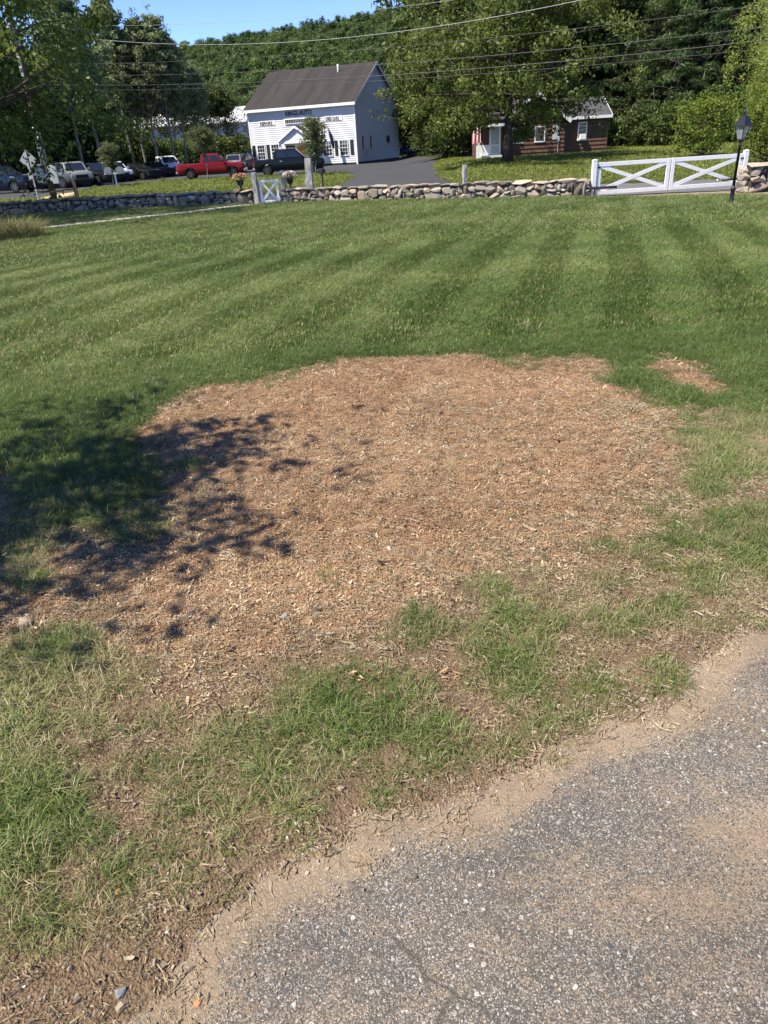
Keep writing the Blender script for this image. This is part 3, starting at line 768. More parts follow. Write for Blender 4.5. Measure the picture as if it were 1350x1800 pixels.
tree('weeping_tree', 'pale yellow-green weeping tree hanging in at the right edge', 'tree', 'weeping', at_px(1400, 200, 41), 41, .95, .9)
tree('young_tree', 'young slender tree on the verge beside the grey mailbox', 'tree', 'sapling', at_px(196, 305, 63), 63, 1.0, 0)
tree('young_tree', 'young round tree standing in front of the red pickup truck', 'tree', 'round_sapling', at_px(366, 312, 61), 61, 1.08, 1)
tree('young_tree', 'young tree in front of the white building porch', 'tree', 'sapling', at_px(556, 304, 60), 60, 1.25, 2, sz=1.25)
# wooded hill, far off: one mass
hp = []
for k in range(5):
    c = np.array([[rng.normal() * 1.7, rng.normal() * 1.7, rng.uniform(2, 9.5)] for _ in range(18)])
    hp.append(crown('hill_crown', c, 900, 1.5, .34, MAT['hill'], .7, .6, .6))
hy = np.sqrt(rng.uniform(215 ** 2, 640 ** 2, 9500)); hx = np.where(rng.random(9500) < .75, rng.uniform(-.32, .12, 9500), rng.uniform(-.6, .6, 9500)) * hy
hz = terr(hx, hy)
n_ = len(hx)
scatter('forest', 'dense green broadleaf forest covering the hill far behind the white building', np.stack([hx, hy, hz - .6], -1),
        np.stack([np.zeros(n_), np.zeros(n_), rng.uniform(0, 6.28, n_)], -1), np.repeat(np.clip(rng.lognormal(-.3, .26, (n_, 1)), .4, 1.15), 3, 1) * np.stack([np.ones(n_), np.ones(n_), rng.uniform(.8, 1.2, n_)], -1), rng.integers(0, 5, n_), hp, MAT['hill'], tint=np.clip(rng.normal(.42, .42, n_), 0, 1))

# ================================================================== STONE WALLS, GATES, POSTS
STONES = []
for k in range(14):
    bm = bmesh.new(); rs = random.Random(k + 40)
    for i in range(15):
        p = [rs.uniform(-1, 1) for _ in range(3)]
        q = max(abs(c) for c in p); l = math.sqrt(sum(c * c for c in p)) + 1e-6
        f = 0.5 / (0.62 * q + 0.38 * l)                      # between a box and a ball
        bm.verts.new([c * f * rs.uniform(.86, 1.0) for c in p])
    bmesh.ops.convex_hull(bm, input=bm.verts)
    for v in [v for v in bm.verts if not v.link_faces]: bm.verts.remove(v)
    bmesh.ops.triangulate(bm, faces=bm.faces)
    bmesh.ops.bevel(bm, geom=[e for e in bm.edges if e.calc_face_angle(0) > .6], offset=.035, segments=1, affect='EDGES') if k % 2 else None
    me = bpy.data.meshes.new('stone'); bm.to_mesh(me); bm.free(); me.materials.append(MAT['stone'])
    co = np.array([v.co for v in me.vertices]); ext = co.max(0) - co.min(0); mid = (co.max(0) + co.min(0)) / 2
    me.vertices.foreach_set('co', ((co - mid) / ext).astype(np.float32).ravel()); me.update()
    STONES.append(me)
def stone_wall(label, A, B, h, thick, cell=.085, seed=0, name='stone_wall', big=.16, caps=True):
    rs = random.Random(seed)
    A = np.array(A, float); B = np.array(B, float); L = np.linalg.norm(B - A); rz = math.atan2(B[1] - A[1], B[0] - A[0])
    zA = float(terr(*A)); zB = float(terr(*B))
    w = thing(name, label, 'wall', (A[0], A[1], zA), rz)
    sl_ = (zB - zA) / L
    core = MB(); n = max(int(L / .8), 1)
    for i in range(n):
        x0 = .08 + (L - .16) * i / n; x1 = .08 + (L - .16) * (i + 1) / n
        core.box(x0, x1 + .001 * (i % 2), .1, thick - .1, -.15 + sl_ * x0, h - .1 + sl_ * x0 - .002 * (i % 2))
    core.build('core', MAT['core'], w)
    nx, nz = int(L / cell), max(int((h - (.08 if caps else 0)) / cell), 2)
    occ = np.zeros((nx, nz), bool); count = 0
    def put(x, y, z, sx, sy, sz, tilt=.09):
        o = bpy.data.objects.new('stone', rs.choice(STONES)); link(o, w)
        o.location = (x, y, z + sl_ * x); o.scale = (sx, sy, sz)
        o.rotation_euler = (rs.gauss(0, tilt), rs.gauss(0, tilt), rs.choice((0, PI)) + rs.gauss(0, tilt * .7))
    for j in range(nz):
        for i in range(nx):
            if occ[i, j]: continue
            if rs.random() < big and j < 3: ww, hh = rs.randint(5, 9), rs.randint(3, 5)
            else: ww, hh = rs.randint(2, 5), rs.randint(1, 3)
            while i + ww > nx or occ[i:i + ww, j].any(): ww -= 1
            hh = min(hh, nz - j)
            if ww < 2 and i + 1 < nx and not occ[i + 1, j]: ww = 2
            if nz - j - hh == 1: hh += 1
            while occ[i:i + ww, j:j + hh].any(): hh -= 1
            occ[i:i + ww, j:j + hh] = True
            sx, sz = ww * cell, hh * cell
            if max(sx, sz) < .1: continue
            put((i + ww / 2) * cell + rs.gauss(0, .01), .12 + rs.gauss(0, .022), (j + hh / 2) * cell - .03 + rs.gauss(0, .008), sx * rs.uniform(.98, 1.14), rs.uniform(.24, .34), sz * rs.uniform(.98, 1.16)); count += 1
    if caps:
        x = 0
        while x < L - .1:
            ww = min(rs.uniform(.3, .75), L - x); put(x + ww / 2, thick / 2 + rs.gauss(0, .03), h - .06 + rs.gauss(0, .012), ww * 1.04, thick * rs.uniform(.95, 1.12), rs.uniform(.1, .16), .03); x += ww
    for e in (0, L):                                         # end face
        for kz in range(4):
            put(e, thick * rs.uniform(.45, .75), .07 + kz * h / 4.3, .2, thick * .75, h / 4 * 1.1, .06)
    return w
P0 = gz(1027, 347, -.45)[:2]; P1 = gz(492, 356, -.45)[:2]; P2 = gz(446, 358, -.45)[:2]; P3 = gz(205, 368.5, -.45)[:2]; P4 = gz(-60, 383, -.45)[:2]
stone_wall('long lit dry stone wall between the small gate and the wide white gate', P1, P0, .61, .55, seed=2)
stone_wall('dry stone wall on the left, mostly in tree shade, ending at the small gate', P3, P2, .62, .55, seed=4)
stone_wall('shaded end of dry stone wall beside the diamond sign and tall grass', P4, P3, .62, .55, seed=5)
PR0 = gz(1318, 340, -.45)[:2]
stone_wall('rough boulder wall stub at the right edge behind the lamp post', (PR0[0], PR0[1]), (PR0[0] + 2.6, PR0[1] + .5), .86, .7, seed=8, cell=.11, big=.5)

def granite_post(label, x, y, h, w, d, rz=0, tilt=(0, 0), name='granite_post', seed=1, taper=.9):
    rs = random.Random(seed); mb = MB(); ring = []
    for k in range(8):
        t = k / 7; s = 1 - (1 - taper) * t
        ring.append([(sx * w / 2 * s + rs.gauss(0, .008), sy * d / 2 * s + rs.gauss(0, .008), h * t) for sx, sy in ((-1, -1), (0, -1.05), (1, -1), (1.05, 0), (1, 1), (0, 1.05), (-1, 1), (-1.05, 0))])
    for r in ring: mb.v += r
    for k in range(7):
        for i in range(8): mb.f.append((k * 8 + i, k * 8 + (i + 1) % 8, (k + 1) * 8 + (i + 1) % 8, (k + 1) * 8 + i))
    mb.f.append(tuple(7 * 8 + i for i in range(8)))
    o = mb.build(name, MAT['granite']); o.location = (x, y, float(terr(x, y)) - .05); o.rotation_euler = (tilt[0], tilt[1], rz)
    return tag(o, label, 'post')
wd = P0 - P1; wrz = math.atan2(wd[1], wd[0]); wall_dir = wd / np.linalg.norm(wd)
gpl = P2 + np.array([.17, .0]); granite_post('split granite gatepost left of the small white gate', gpl[0], gpl[1], 1.33, .2, .24, -.2, seed=1)
gpr = P1 + np.array([.16, .7]); granite_post('split granite gatepost right of the small white gate', gpr[0], gpr[1], 1.36, .19, .22, -.3, (0, .02), seed=2)
p = gy(543, 320, 34.2); granite_post('taller rough granite post behind the wall near the flower urn', p[0], 34.2, 1.8, .36, .24, -.3, (0, .03), seed=3, taper=.72)
p = gy(817, 310, 31.9); granite_post('weathered lone post standing behind the long stone wall', p[0], 31.9, 1.27, .17, .17, .3, seed=4)

def x_gate(label, name, O, rz, w, z0, z1, rail, t, mat='white', brace=None, diag=None):
    g_ = thing(name, label, 'gate', (O[0], O[1], O[2]), rz)
    brace = brace or rail; diag = diag or rail
    MB().box(0, rail, -t / 2, t / 2, z0, z1).build('stile', MAT[mat], g_, bevel=.006)
    MB().box(w - rail, w, -t / 2, t / 2, z0, z1).build('stile', MAT[mat], g_, bevel=.006)
    MB().box(rail, w - rail, -t / 2 + .004, t / 2 - .004, z1 - brace, z1 - .002).build('top_rail', MAT[mat], g_, bevel=.006)
    MB().box(rail, w - rail, -t / 2 + .004, t / 2 - .004, z0 + .002, z0 + brace).build('bottom_rail', MAT[mat], g_, bevel=.006)
    a, b = (rail, 0, z0 + brace), (w - rail, 0, z1 - brace)
    MB().bar(a, b, diag * .85, t * .62, (0, 0, 1)).build('cross_brace', MAT[mat], g_)
    MB().bar((rail, .003, z1 - brace), (w - rail, .003, z0 + brace), diag * .85, t * .55, (0, 0, 1)).build('cross_brace', MAT[mat], g_)
    return g_
# small gate
ga = P2 + np.array([.34, .02]); gb = P1 - np.array([.02, -.35]); gv = gb - ga
x_gate('small white wooden gate with crossed braces between two granite posts', 'garden_gate', (ga[0], ga[1], float(terr(*ga))), math.atan2(gv[1], gv[0]), float(np.linalg.norm(gv)), .06, .97, .1, .05)
# wide gate
GL = gz(1041, 345, -.45)[:2]; GRp = gy(1303, 322, GL[1] + .55); GR = np.array([GRp[0], GRp[1]])
gv = GR - GL; GW = float(np.linalg.norm(gv)); gu = gv / GW; grz = math.atan2(gv[1], gv[0]); zg = float(terr(*((GL + GR) / 2))) + .02
for q, lab in ((GL, 'white square gatepost at the stone wall end of the wide gate'), (GR, 'white square gatepost of the wide gate behind the lamp post')):
    t = thing('gate_post', lab, 'post', (q[0], q[1], zg - .05), grz)
    MB().box(-.075, .075, -.075, .075, 0, 1.24).build('post', MAT['white'], t, bevel=.008)
    MB().lathe([(.11, 1.24), (.115, 1.265), (.0, 1.3)], 4).build('cap', MAT['white'], t).rotation_euler = (0, 0, PI / 4)
lw = (GW - .15 - .1) / 2
o1 = GL + gu * .12; o2 = GL + gu * (.12 + lw + .035)
for O, lab, q in ((o1, 'white gate leaf with crossed braces nearer the stone wall', 0), (o2, 'white gate leaf with crossed braces nearer the lamp post', 1)):
    gt = x_gate(lab, 'driveway_gate', (O[0], O[1], zg), grz, lw, .1, 1.13, .13, .06, brace=.13, diag=.14)
    for hz_ in (.28, .95):
        x_ = -.02 if q == 0 else lw - .1
        MB().box(x_, x_ + .12, -.045, -.033, hz_, hz_ + .05).build('hinge', MAT['black'], gt)
for O, s_, lab in ((GL, 1, 'black gate opener arm on the post by the stone wall'), (GR, -1, 'black gate opener arm on the post behind the lamp post')):
    t = thing('gate_opener', lab, 'gate opener', (O[0], O[1] - .14, zg), grz)
    MB().tube([(-.12 * s_, -.02, .34), (.3 * s_, -.03, .335), (.82 * s_, -.02, .33)], .045, 10).build('arm', MAT['blacksteel'], t, True)
    MB().tube([(.8 * s_, -.02, .33), (1.05 * s_, .0, .33)], .02, 8).build('piston', MAT['chrome'], t, True)
    MB().box(-.16, .1, -.07, .03, .3, .38).build('bracket', MAT['blacksteel'], t)
    MB().tube([(.02, -.02, -.03), (.02, -.02, .31)], .025, 8).build('leg', MAT['blacksteel'], t)
t = thing('solar_charger', 'dark tripod stand seen through the gate beside the boulder wall', 'stand', (GR[0] + .35, GR[1] + .4, zg), 0)
for a in range(3): MB().tube([(0, 0, .55), (.3 * math.cos(a * 2.1), .3 * math.sin(a * 2.1), -.04)], .016, 6).build('leg', MAT['black'], t)
MB().box(-.12, .12, -.06, .06, .5, .72).build('case', MAT['black'], t, bevel=.01)

# lamp post
LP = on_ground(1284, 362)[:2]; zl = gz1(*LP)
t = thing('lamp_post', 'black lamp post with four sided glass lantern in front of the wide gate', 'lamp post', (LP[0], LP[1], zl - .02), .5); t.scale = (.68, .68, .9)
MB().lathe([(.12, 0), (.115, .05), (.085, .07), (.08, .42), (.095, .44), (.095, .47), (.065, .5), (.06, .54)], 16).build('base', MAT['black'], t, True)
MB().lathe([(.055, .54), (.05, 1.55), (.062, 1.56), (.062, 1.6), (.04, 1.63), (.04, 1.72)], 14).build('shaft', MAT['black'], t, True)
ln = MB()
for sx, sy in ((-1, -1), (1, -1), (1, 1), (-1, 1)): ln.bar((sx * .095, sy * .095, 1.74), (sx * .185, sy * .185, 2.07), .022, .022, (0, 1, 0))
ln.box(-.1, .1, -.1, .1, 1.715, 1.745); ln.build('lantern_frame', MAT['black'], t)
for k in range(4):
    a = k * PI / 2; c_, s_ = math.cos(a), math.sin(a)
    f = lambda x, y, z: (x * c_ - y * s_, x * s_ + y * c_, z)
    MB().quad(f(-.088, -.098, 1.745), f(.088, -.098, 1.745), f(.176, -.188, 2.07), f(-.176, -.188, 2.07)).build('pane', MAT['lamp_glass'], t)
rf = MB()
for (r0_, z0_), (r1_, z1_) in (((.225, 2.075), (.1, 2.31)), ((.1, 2.311), (.055, 2.33))):
    for k in range(4):
        a = k * PI / 2 + PI / 4; b = a + PI / 2; q = 1.414
        rf.quad((r0_ * q * math.cos(a), r0_ * q * math.sin(a), z0_), (r0_ * q * math.cos(b), r0_ * q * math.sin(b), z0_), (r1_ * q * math.cos(b), r1_ * q * math.sin(b), z1_), (r1_ * q * math.cos(a), r1_ * q * math.sin(a), z1_))
rf.box(-.23, .23, -.23, .23, 2.055, 2.074); rf.build('lantern_roof', MAT['black'], t)
MB().lathe([(.05, 2.33), (.035, 2.36), (.06, 2.4), (.05, 2.44), (.015, 2.47), (.03, 2.5), (.022, 2.53), (.004, 2.58)], 12).build('finial', MAT['black'], t, True)
MB().lathe([(.03, 1.745), (.03, 1.85), (.04, 1.9), (.03, 1.97), (.005, 2.0)], 10).build('bulb', simple('bulb_white', (.7, .7, .66), .3), t, True)

# urns of flowers on the wall ends
def urn(label, x, y, z, c0, c1, seed):
    t = thing('flower_urn', label, 'urn', (x, y, z), 0, None)
    MB().lathe([(.11, 0), (.11, .03), (.05, .06), (.035, .14), (.05, .17), (.13, .24), (.16, .36), (.19, .38), (.185, .4), (.15, .395)], 14).build('urn', MAT['black'], t, True)
    r = np.random.default_rng(seed); n = 420
    C = unit(n) * (r.random((n, 1)) ** .4) * np.array([.3, .28, .15]) + np.array([0, 0, .5])
    lm = leaf_mat('urn_leaf', (.05, .09, .02), (.1, .14, .04)); obj('foliage', leaves('foliage', C[:260], unit(260, 1), np.full(260, .035), .5, r.random(260), None), lm, t)
    fm = leaf_mat('urn_flower', c0, c1, .3); C2 = unit(170) * np.array([.31, .29, .16]) + np.array([0, 0, .53]); C2 = C2[C2[:, 2] > .45]
    obj('blossoms', leaves('blossoms', C2, unit(len(C2), 1), np.full(len(C2), .04), .9, r.random(len(C2)), None), fm, t)
u1 = P2 + (P3 - P2) / np.linalg.norm(P3 - P2) * .55 + np.array([0, .28]); urn('black urn of cream and red flowers on the wall left of the small gate', u1[0], u1[1], float(terr(*u1)) + .6, (.65, .5, .3), (.45, .1, .09), 1)
u2 = P1 + wall_dir * .62 + np.array([0, .3]); urn('black urn of white and pink flowers on the wall right of the small gate', u2[0], u2[1], float(terr(*u2)) + .59, (.75, .7, .6), (.6, .38, .36), 2)

# mailboxes
def mailbox(label, x, y, h, mat, s=1, rz=0):
    t = thing('mailbox', label, 'mailbox', (x, y, float(terr(x, y)) - .03), rz)
    MB().box(-.04, .04, -.04, .04, 0, h).build('post', MAT['pole'], t)
    pr = [(-.1, 0), (.1, 0), (.1, .13)] + [(.1 * math.cos(a), .13 + .1 * math.sin(a)) for a in (PI * .25, PI * .5, PI * .75)] + [(-.1, .13)]
    b = MB().prism([(p_[0] * s, p_[1] * s + h) for p_ in pr], -.26 * s, .26 * s).build('box', mat, t)
    MB().prism([(p_[0] * s * .9, p_[1] * s * .9 + h + .01) for p_ in pr], -.27 * s, -.255 * s).build('door', mat, t)
    MB().box(.102 * s, .11 * s, -.05, .0, h + .12, h + .3).build('flag', MAT['letter_red'], t)
p = gy(567, 322, 36.6); mailbox('black mailbox on a thin post right of the tall granite post', p[0], 36.6, 1.15, MAT['black'], .9, .5)
t = thing('mailbox', 'pair of grey mailboxes on a white post below the young slender tree', 'mailbox', (at_px(204, 318, 60), 60, float(terr(at_px(204, 318, 60), 60)) - .03), .2)
MB().box(-.06, .06, -.06, .06, 0, 1.15).build('post', MAT['white'], t); MB().box(-.75, .75, -.05, .05, 1.0, 1.08).build('crossbar', MAT['white'], t)
for xx in (-.45, .42): MB().prism([(xx - .25, 1.09), (xx + .25, 1.09), (xx + .25, 1.35), (xx + .12, 1.48), (xx - .12, 1.48), (xx - .25, 1.35)], -.3, .3).build('box', MAT['alum'], t)

# road sign seen from behind, utility pole with meter boxes
sg = gz(68, 352, -.5)[:2] * .93
t = thing('road_sign', 'grey back of a diamond road sign on a metal post at the left', 'sign', (sg[0], sg[1], float(terr(*sg)) - .05), -.25)
MB().box(-.04, .04, -.02, .02, 0, 3.0).build('post', MAT['galv'], t)
MB().prism([(0, 1.72), (.57, 2.3), (0, 2.88), (-.57, 2.3)], -.035, -.025).build('panel', MAT['alum'], t)
MB().bar((-.035, -.06, 1.65), (.01, -.06, 2.85), .06, .05, (1, 0, 0)).build('brace', MAT['galv'], t)
MB().box(-.3, .02, .03, .04, 1.2, 1.62).build('small_panel', MAT['alum'], t)
up = gz(96, 351, -.5)[:2] * .95; uz = float(terr(*up))
UP = thing('utility_pole', 'wooden utility pole with grey conduits and meter boxes near its foot', 'utility pole', (up[0], up[1], uz - .1), .1)
MB().tube([(0, 0, 0), (0, 0, 5), (0, 0, 11.5)], [.19, .17, .13], 12).build('pole', MAT['pole'], UP, True)
for dx, dy, r_, z1 in ((-.16, -.2, .05, 4.0), (0.0, -.24, .06, 4.2), (.13, -.2, .05, 3.9)): MB().tube([(dx, dy, 1.4), (dx, dy, z1)], r_, 8).build('conduit', MAT['galv'], UP, True)
for x0, x1, y0, z0, z1 in ((-.62, -.2, -.32, 1.1, 1.95), (.16, .62, -.42, 1.0, 2.0), (-.18, .12, -.36, 1.25, 1.55)): MB().box(x0, x1, y0, y0 + .22, z0, z1).build('meter_box', MAT['greybox'], UP, bevel=.02)
MB().box(-.75, .75, -.2, -.12, 1.28, 1.38).build('crossarm', MAT['pole'], UP); MB().box(-.7, .7, -.2, -.12, .55, .63).build('crossarm', MAT['pole'], UP)
MB().lathe([(.2, 8.0), (.22, 8.05), (.22, 8.95), (.18, 9.02), (.03, 9.06)], 14, c=(.05, -.42, 0)).build('transformer', MAT['galv'], UP, True)
for zz in (6.1, 6.5, 6.9, 7.3): MB().box(-.06, .06, -.3, -.16, zz, zz + .16).build('insulator', MAT['white'], UP)
st_ = np.array(up) + np.array([1.35, .1]); t = thing('service_post', 'short wooden post beside the utility pole with low rails', 'post', (st_[0], st_[1], uz - .05), .1)
MB().box(-.09, .09, -.09, .09, 0, 1.15).build('post', MAT['pole'], t); MB().box(-.7, -.09, -.03, .03, .55, .62).build('rail', MAT['pole'], t)

# overhead wires, from the utility pole along the road to a pole out of view on the right
EA = np.array([up[0], up[1]]); EB = np.array([27.0, 22.5])
def wire_at(u, v):
    d = ray(u, v); e = EB - EA; nrm = np.array([-e[1], e[0]])
    t_ = (EA @ nrm) / (d[:2] @ nrm); return np.array([0, 0, EYE]) + d * t_
WIRES = [((117, 44), (450, 36), (735, 8), .009, 'wire_a', 'topmost bright wire crossing the blue sky'), ((140, 66), (447, 77), (1022, 0), .016, 'wire_a', 'second pale twisted wire, sagging across the hill'),
         ((220, 111), (700, 82), (1350, 8), .013, 'wire_b', 'third dark cable from the top across the hill'), ((130, 133), (700, 111), (1350, 47), .017, 'wire_b', 'thick dark cable crossing the white building roof near its ridge'),
         ((113, 149), (700, 131), (1350, 70), .020, 'wire_b', 'heavy grey cable crossing the middle of the white building roof'), ((100, 158), (700, 140), (1300, 90), .011, 'wire_b', 'lowest thin cable crossing just above the roof eaves')]
for a, b, c, r_, mt, lab in WIRES:
    A_, B_, C_ = wire_at(*a), wire_at(*b), wire_at(*c)
    e = (EB - EA) / np.linalg.norm(EB - EA); s = [float((p_[:2] - EA) @ e) for p_ in (A_, B_, C_)]
    co = np.polyfit(s, [A_[2], B_[2], C_[2]], 2); Lw = float(np.linalg.norm(EB - EA))
    ss = np.linspace(0.15, Lw, 60); pts = [(EA[0] + e[0] * q, EA[1] + e[1] * q, float(np.polyval(co, q))) for q in ss]
    o = MB().tube(pts, r_ * .7, 6).build('power_line', MAT[mt], None, True); tag(o, lab, 'wire', 'overhead wires')
zend = 12.0
t = thing('utility_pole', 'bare wooden utility pole beyond the right edge carrying the wires', 'utility pole', (EB[0], EB[1], float(terr(*EB)) - .1), 0)
MB().tube([(0, 0, 0), (0, 0, 14)], [.19, .13], 12).build('pole', MAT['pole'], t, True)
MB().box(-.06, .06, -1.1, 1.1, 11.0, 11.12).build('crossarm', MAT['pole'], t)

# ================================================================== WHITE BUILDING
HX, HY, HTH, HW, HD, HH, HR = -0.566, 86.1, 0.403, 13.0, 12.9, 6.05, 9.8
HZ = -.40
hex_ = np.array([math.cos(HTH), -math.sin(HTH)])
HO = np.array([HX, HY]) - hex_ * HW
HB = thing('white_building', 'white clapboard building with dark shingle roof and porch behind the trucks', 'building', (HO[0], HO[1], HZ), -HTH)
def clapboard(length, z0, z1, course=.2, proud=.045):
    m_ = MB(); z = z0
    while z < z1 - 1e-4:
        zt = min(z + course, z1)
        m_.quad((0, -proud, z), (length, -proud, z), (length, -.002, zt), (0, -.002, zt)); m_.quad((0, -.002, z), (length, -.002, z), (length, -proud, z), (0, -proud, z)); z = zt
    return m_
MB().box(.02, HW - .02, .02, HD - .02, -.3, HH - .05).build('wall', MAT['siding'], HB)
clapboard(HW, .25, HH - .02).build('front_siding', MAT['siding'], HB)
gm = MB(); z = .25
while z < HR - .2:
    zt = min(z + .2, HR - .2)
    f0 = 0 if z < HH else (z - HH) / (HR - HH) * HD / 2
    gm.quad((HW + .045, f0, z), (HW + .045, HD - f0, z), (HW + .004, HD - f0, zt), (HW + .004, f0, zt)); gm.quad((HW + .004, f0, z), (HW + .004, HD - f0, z), (HW + .045, HD - f0, z), (HW + .045, f0, z)); z = zt
gm.build('gable_siding', MAT['siding'], HB)
MB().box(-.01, HW + .01, -.01, HD, -.3, .25).build('foundation', MAT['shutter'], HB)
gw = MB()
for xx in (.0, HW - .03):
    gw = MB(); gw.v = [(xx, 0, HH - .06), (xx, HD, HH - .06), (xx, HD / 2, HR - .12)]; gw.f = [(0, 1, 2)]; gw.build('gable_wall', MAT['siding'], HB)
for x0 in (-.05, HW - .1): MB().box(x0, x0 + .16, -.05, .1, .0, HH - .02).build('corner_board', MAT['white'], HB)
MB().box(HW - .02, HW + .05, -.045, .14, .0, HH - .02).build('corner_board', MAT['white'], HB)
OV, RK = .42, .3
def roof_slab(x0, x1, y0, z0, y1, z1, th):
    m_ = MB(); m_.v = [(x0, y0, z0), (x1, y0, z0), (x1, y1, z1), (x0, y1, z1), (x0, y0, z0 + th), (x1, y0, z0 + th), (x1, y1, z1 + th), (x0, y1, z1 + th)]
    m_.f = [(0, 3, 2, 1), (4, 5, 6, 7), (0, 1, 5, 4), (1, 2, 6, 5), (2, 3, 7, 6), (3, 0, 4, 7)]; return m_
sl2 = (HR - HH) / (HD / 2)
roof = roof_slab(-RK, HW + RK, -OV, HH - OV * sl2 + .1, HD / 2, HR + .05, .08).build('roof', MAT['roof'], HB)
roof_slab(-RK, HW + RK, HD + OV, HH - OV * sl2 + .1, HD / 2 + .002, HR + .05, .08).build('roof', MAT['roof'], HB)
MB().tube([(HW * .70, HD * .40, HR - 1.1), (HW * .70, HD * .40, HR + .1)], .09, 10).build('vent_pipe', MAT['white'], roof, True)
MB().box(-RK, HW + RK, -OV - .05, -OV + .0, HH - OV * sl2 - .14, HH - OV * sl2 + .13).build('fascia', MAT['white'], HB)
MB().box(-RK + .02, HW + RK - .02, -OV + .002, .0, HH - OV * sl2 - .1, HH - OV * sl2 - .06).build('soffit', MAT['white'], HB)
for s_ in (-1, 1):
    y0 = -OV if s_ < 0 else HD + OV
    MB().bar((HW + RK - .01, y0, HH - OV * sl2 + .0), (HW + RK - .01, HD / 2, HR - .02), .26, .05, (0, 0, 1)).build('rake_board', MAT['white'], HB)
def window(par, x0, x1, z0, z1, y=-.07, cols=3, rows=4, shut=False, fr=.07, face='front', X=None, name='window'):
    """a framed window on a wall; face front: plane y, face side: plane x = X"""
    w_ = empty(name, (0, 0, 0)); w_.parent = par
    if face == 'side': w_.location = (X, x0, 0); w_.rotation_euler = (0, 0, PI / 2); L = x1 - x0; a0 = 0
    else: w_.location = (x0, y, 0); L = x1 - x0; a0 = 0
    MB().box(0, L, -.01, .01, z0, z1).build('pane', MAT['glass'], w_)
    f = MB(); f.box(-fr, 0, -.04, .03, z0 - fr, z1 + fr).box(L, L + fr, -.04, .03, z0 - fr, z1 + fr).box(0, L, -.038, .03, z1, z1 + fr).box(-fr * 1.2, L + fr * 1.2, -.07, .031, z0 - fr * 1.1, z0 - .002)
    f.build('frame', MAT['white'], w_)
    if cols:
        g_ = MB()
        for k in range(1, cols): g_.box(L * k / cols - .012, L * k / cols + .012, -.024, -.012, z0, z1)
        for k in range(1, rows): g_.box(0, L, -.022, -.011, z0 + (z1 - z0) * k / rows - (.025 if k == rows // 2 else .012), z0 + (z1 - z0) * k / rows + (.025 if k == rows // 2 else .012))
        g_.build('muntin', MAT['white'], w_)
    return w_
S = lambda f: f * HW
for a, b in ((.062, .13), (.2, .27), (.70, .775), (.852, .92)): window(HB, S(a), S(b), 1.02, 2.42)
for a, b in ((.008, .038), (.15, .18), (.803, .83), (.945, .975)): MB().box(S(a), S(b), -.075, -.03, .98, 2.46).build('shutter', MAT['shutter'], HB, bevel=.01)
bw = window(HB, S(.36), S(.585), 4.38, 4.74, y=-.075, cols=14, rows=1, fr=.05)
MB().box(S(.345), S(.61), -.052, -.046, 4.14, 4.98).build('sign_board', MAT['white'], HB)
def lettering(text, par, x, z, h, mat, y, w):
    cu = bpy.data.curves.new('lettering', 'FONT'); cu.body = text; cu.size = 1.0; cu.extrude = .02; cu.offset = .012
    to = bpy.data.objects.new('lettering', cu); COL.objects.link(to)
    bpy.context.view_layer.update()
    me = bpy.data.meshes.new_from_object(to); bpy.data.objects.remove(to)
    co = np.array([v.co for v in me.vertices]); mn, mx = co.min(0), co.max(0)
    o = obj('lettering', me, mat, par)
    sx, sz = w / (mx[0] - mn[0]), h / (mx[1] - mn[1])
    o.rotation_euler = (PI / 2, 0, 0); o.scale = (sx, sz, 1); o.location = (x - mn[0] * sx, y, z - mn[1] * sz)
    return o
lettering('RINGS AUTO', HB, S(.37), 5.1, .46, MAT['letter'], -.07, S(.245))
for a, b, tx in ((.105, .262, 'REPAIRS'), (.727, .888, 'USED CARS')):
    bd = MB().box(S(a), S(b), -.06, -.035, 4.32, 4.80).build('sign_board', MAT['white'], HB, bevel=.006)
    lettering(tx, bd, S(a) + .12, 4.42, .3, MAT['letter_red'], -.07, S(b - a) - .5)
    MB().box(S(a), S(b), -.066, -.0615, 4.33, 4.36).build('border_line', MAT['letter_red'], bd)
# porch
px0, px1, pd, pe, pa = S(.34), S(.67), 1.5, 2.72, 4.0
pm = (px0 + px1) / 2
for s_ in (-1, 1):
    xe = px0 - .25 if s_ < 0 else px1 + .25; ze = pe - .18
    m_ = MB(); m_.v = [(xe, -pd - .2, ze), (pm, -pd - .2, pa), (pm, -.03, pa), (xe, -.03, ze), (xe, -pd - .2, ze + .08), (pm, -pd - .2, pa + .08), (pm, -.03, pa + .08), (xe, -.03, ze + .08)]
    m_.f = [(0, 1, 2, 3), (7, 6, 5, 4), (0, 4, 5, 1), (1, 5, 6, 2), (2, 6, 7, 3), (3, 7, 4, 0)]; m_.build('porch_roof', MAT['roof'], HB)
    MB().bar((xe, -pd - .22, ze), (pm, -pd - .22, pa), .2, .05).build('porch_rake', MAT['white'], HB)
    MB().box((px0 if s_ < 0 else px1 - .18), (px0 + .18 if s_ < 0 else px1), -pd - .05, -pd + .13, .0, pe - .1).build('porch_column', MAT['white'], HB)
MB().poly([(px0, -pd, pe - .02), (px1, -pd, pe - .02), (pm, -pd, pa - .14)]).build('porch_gable', MAT['siding'], HB)
MB().box(px0, px1, -pd - .06, -pd + .06, pe - .3, pe - .02).build('porch_beam', MAT['white'], HB)
MB().box(px0 + .05, px1 - .05, -.045, -.027, .1, 2.7).build('porch_wall', MAT['porchwall'], HB)
d = empty('door', (0, 0, 0)); d.parent = HB
MB().box(S(.345), S(.425), -.09, -.05, .1, 2.2).build('frame', MAT['shutter'], d); MB().box(S(.357), S(.413), -.1, -.092, .9, 2.05).build('pane', MAT['headl'], d)
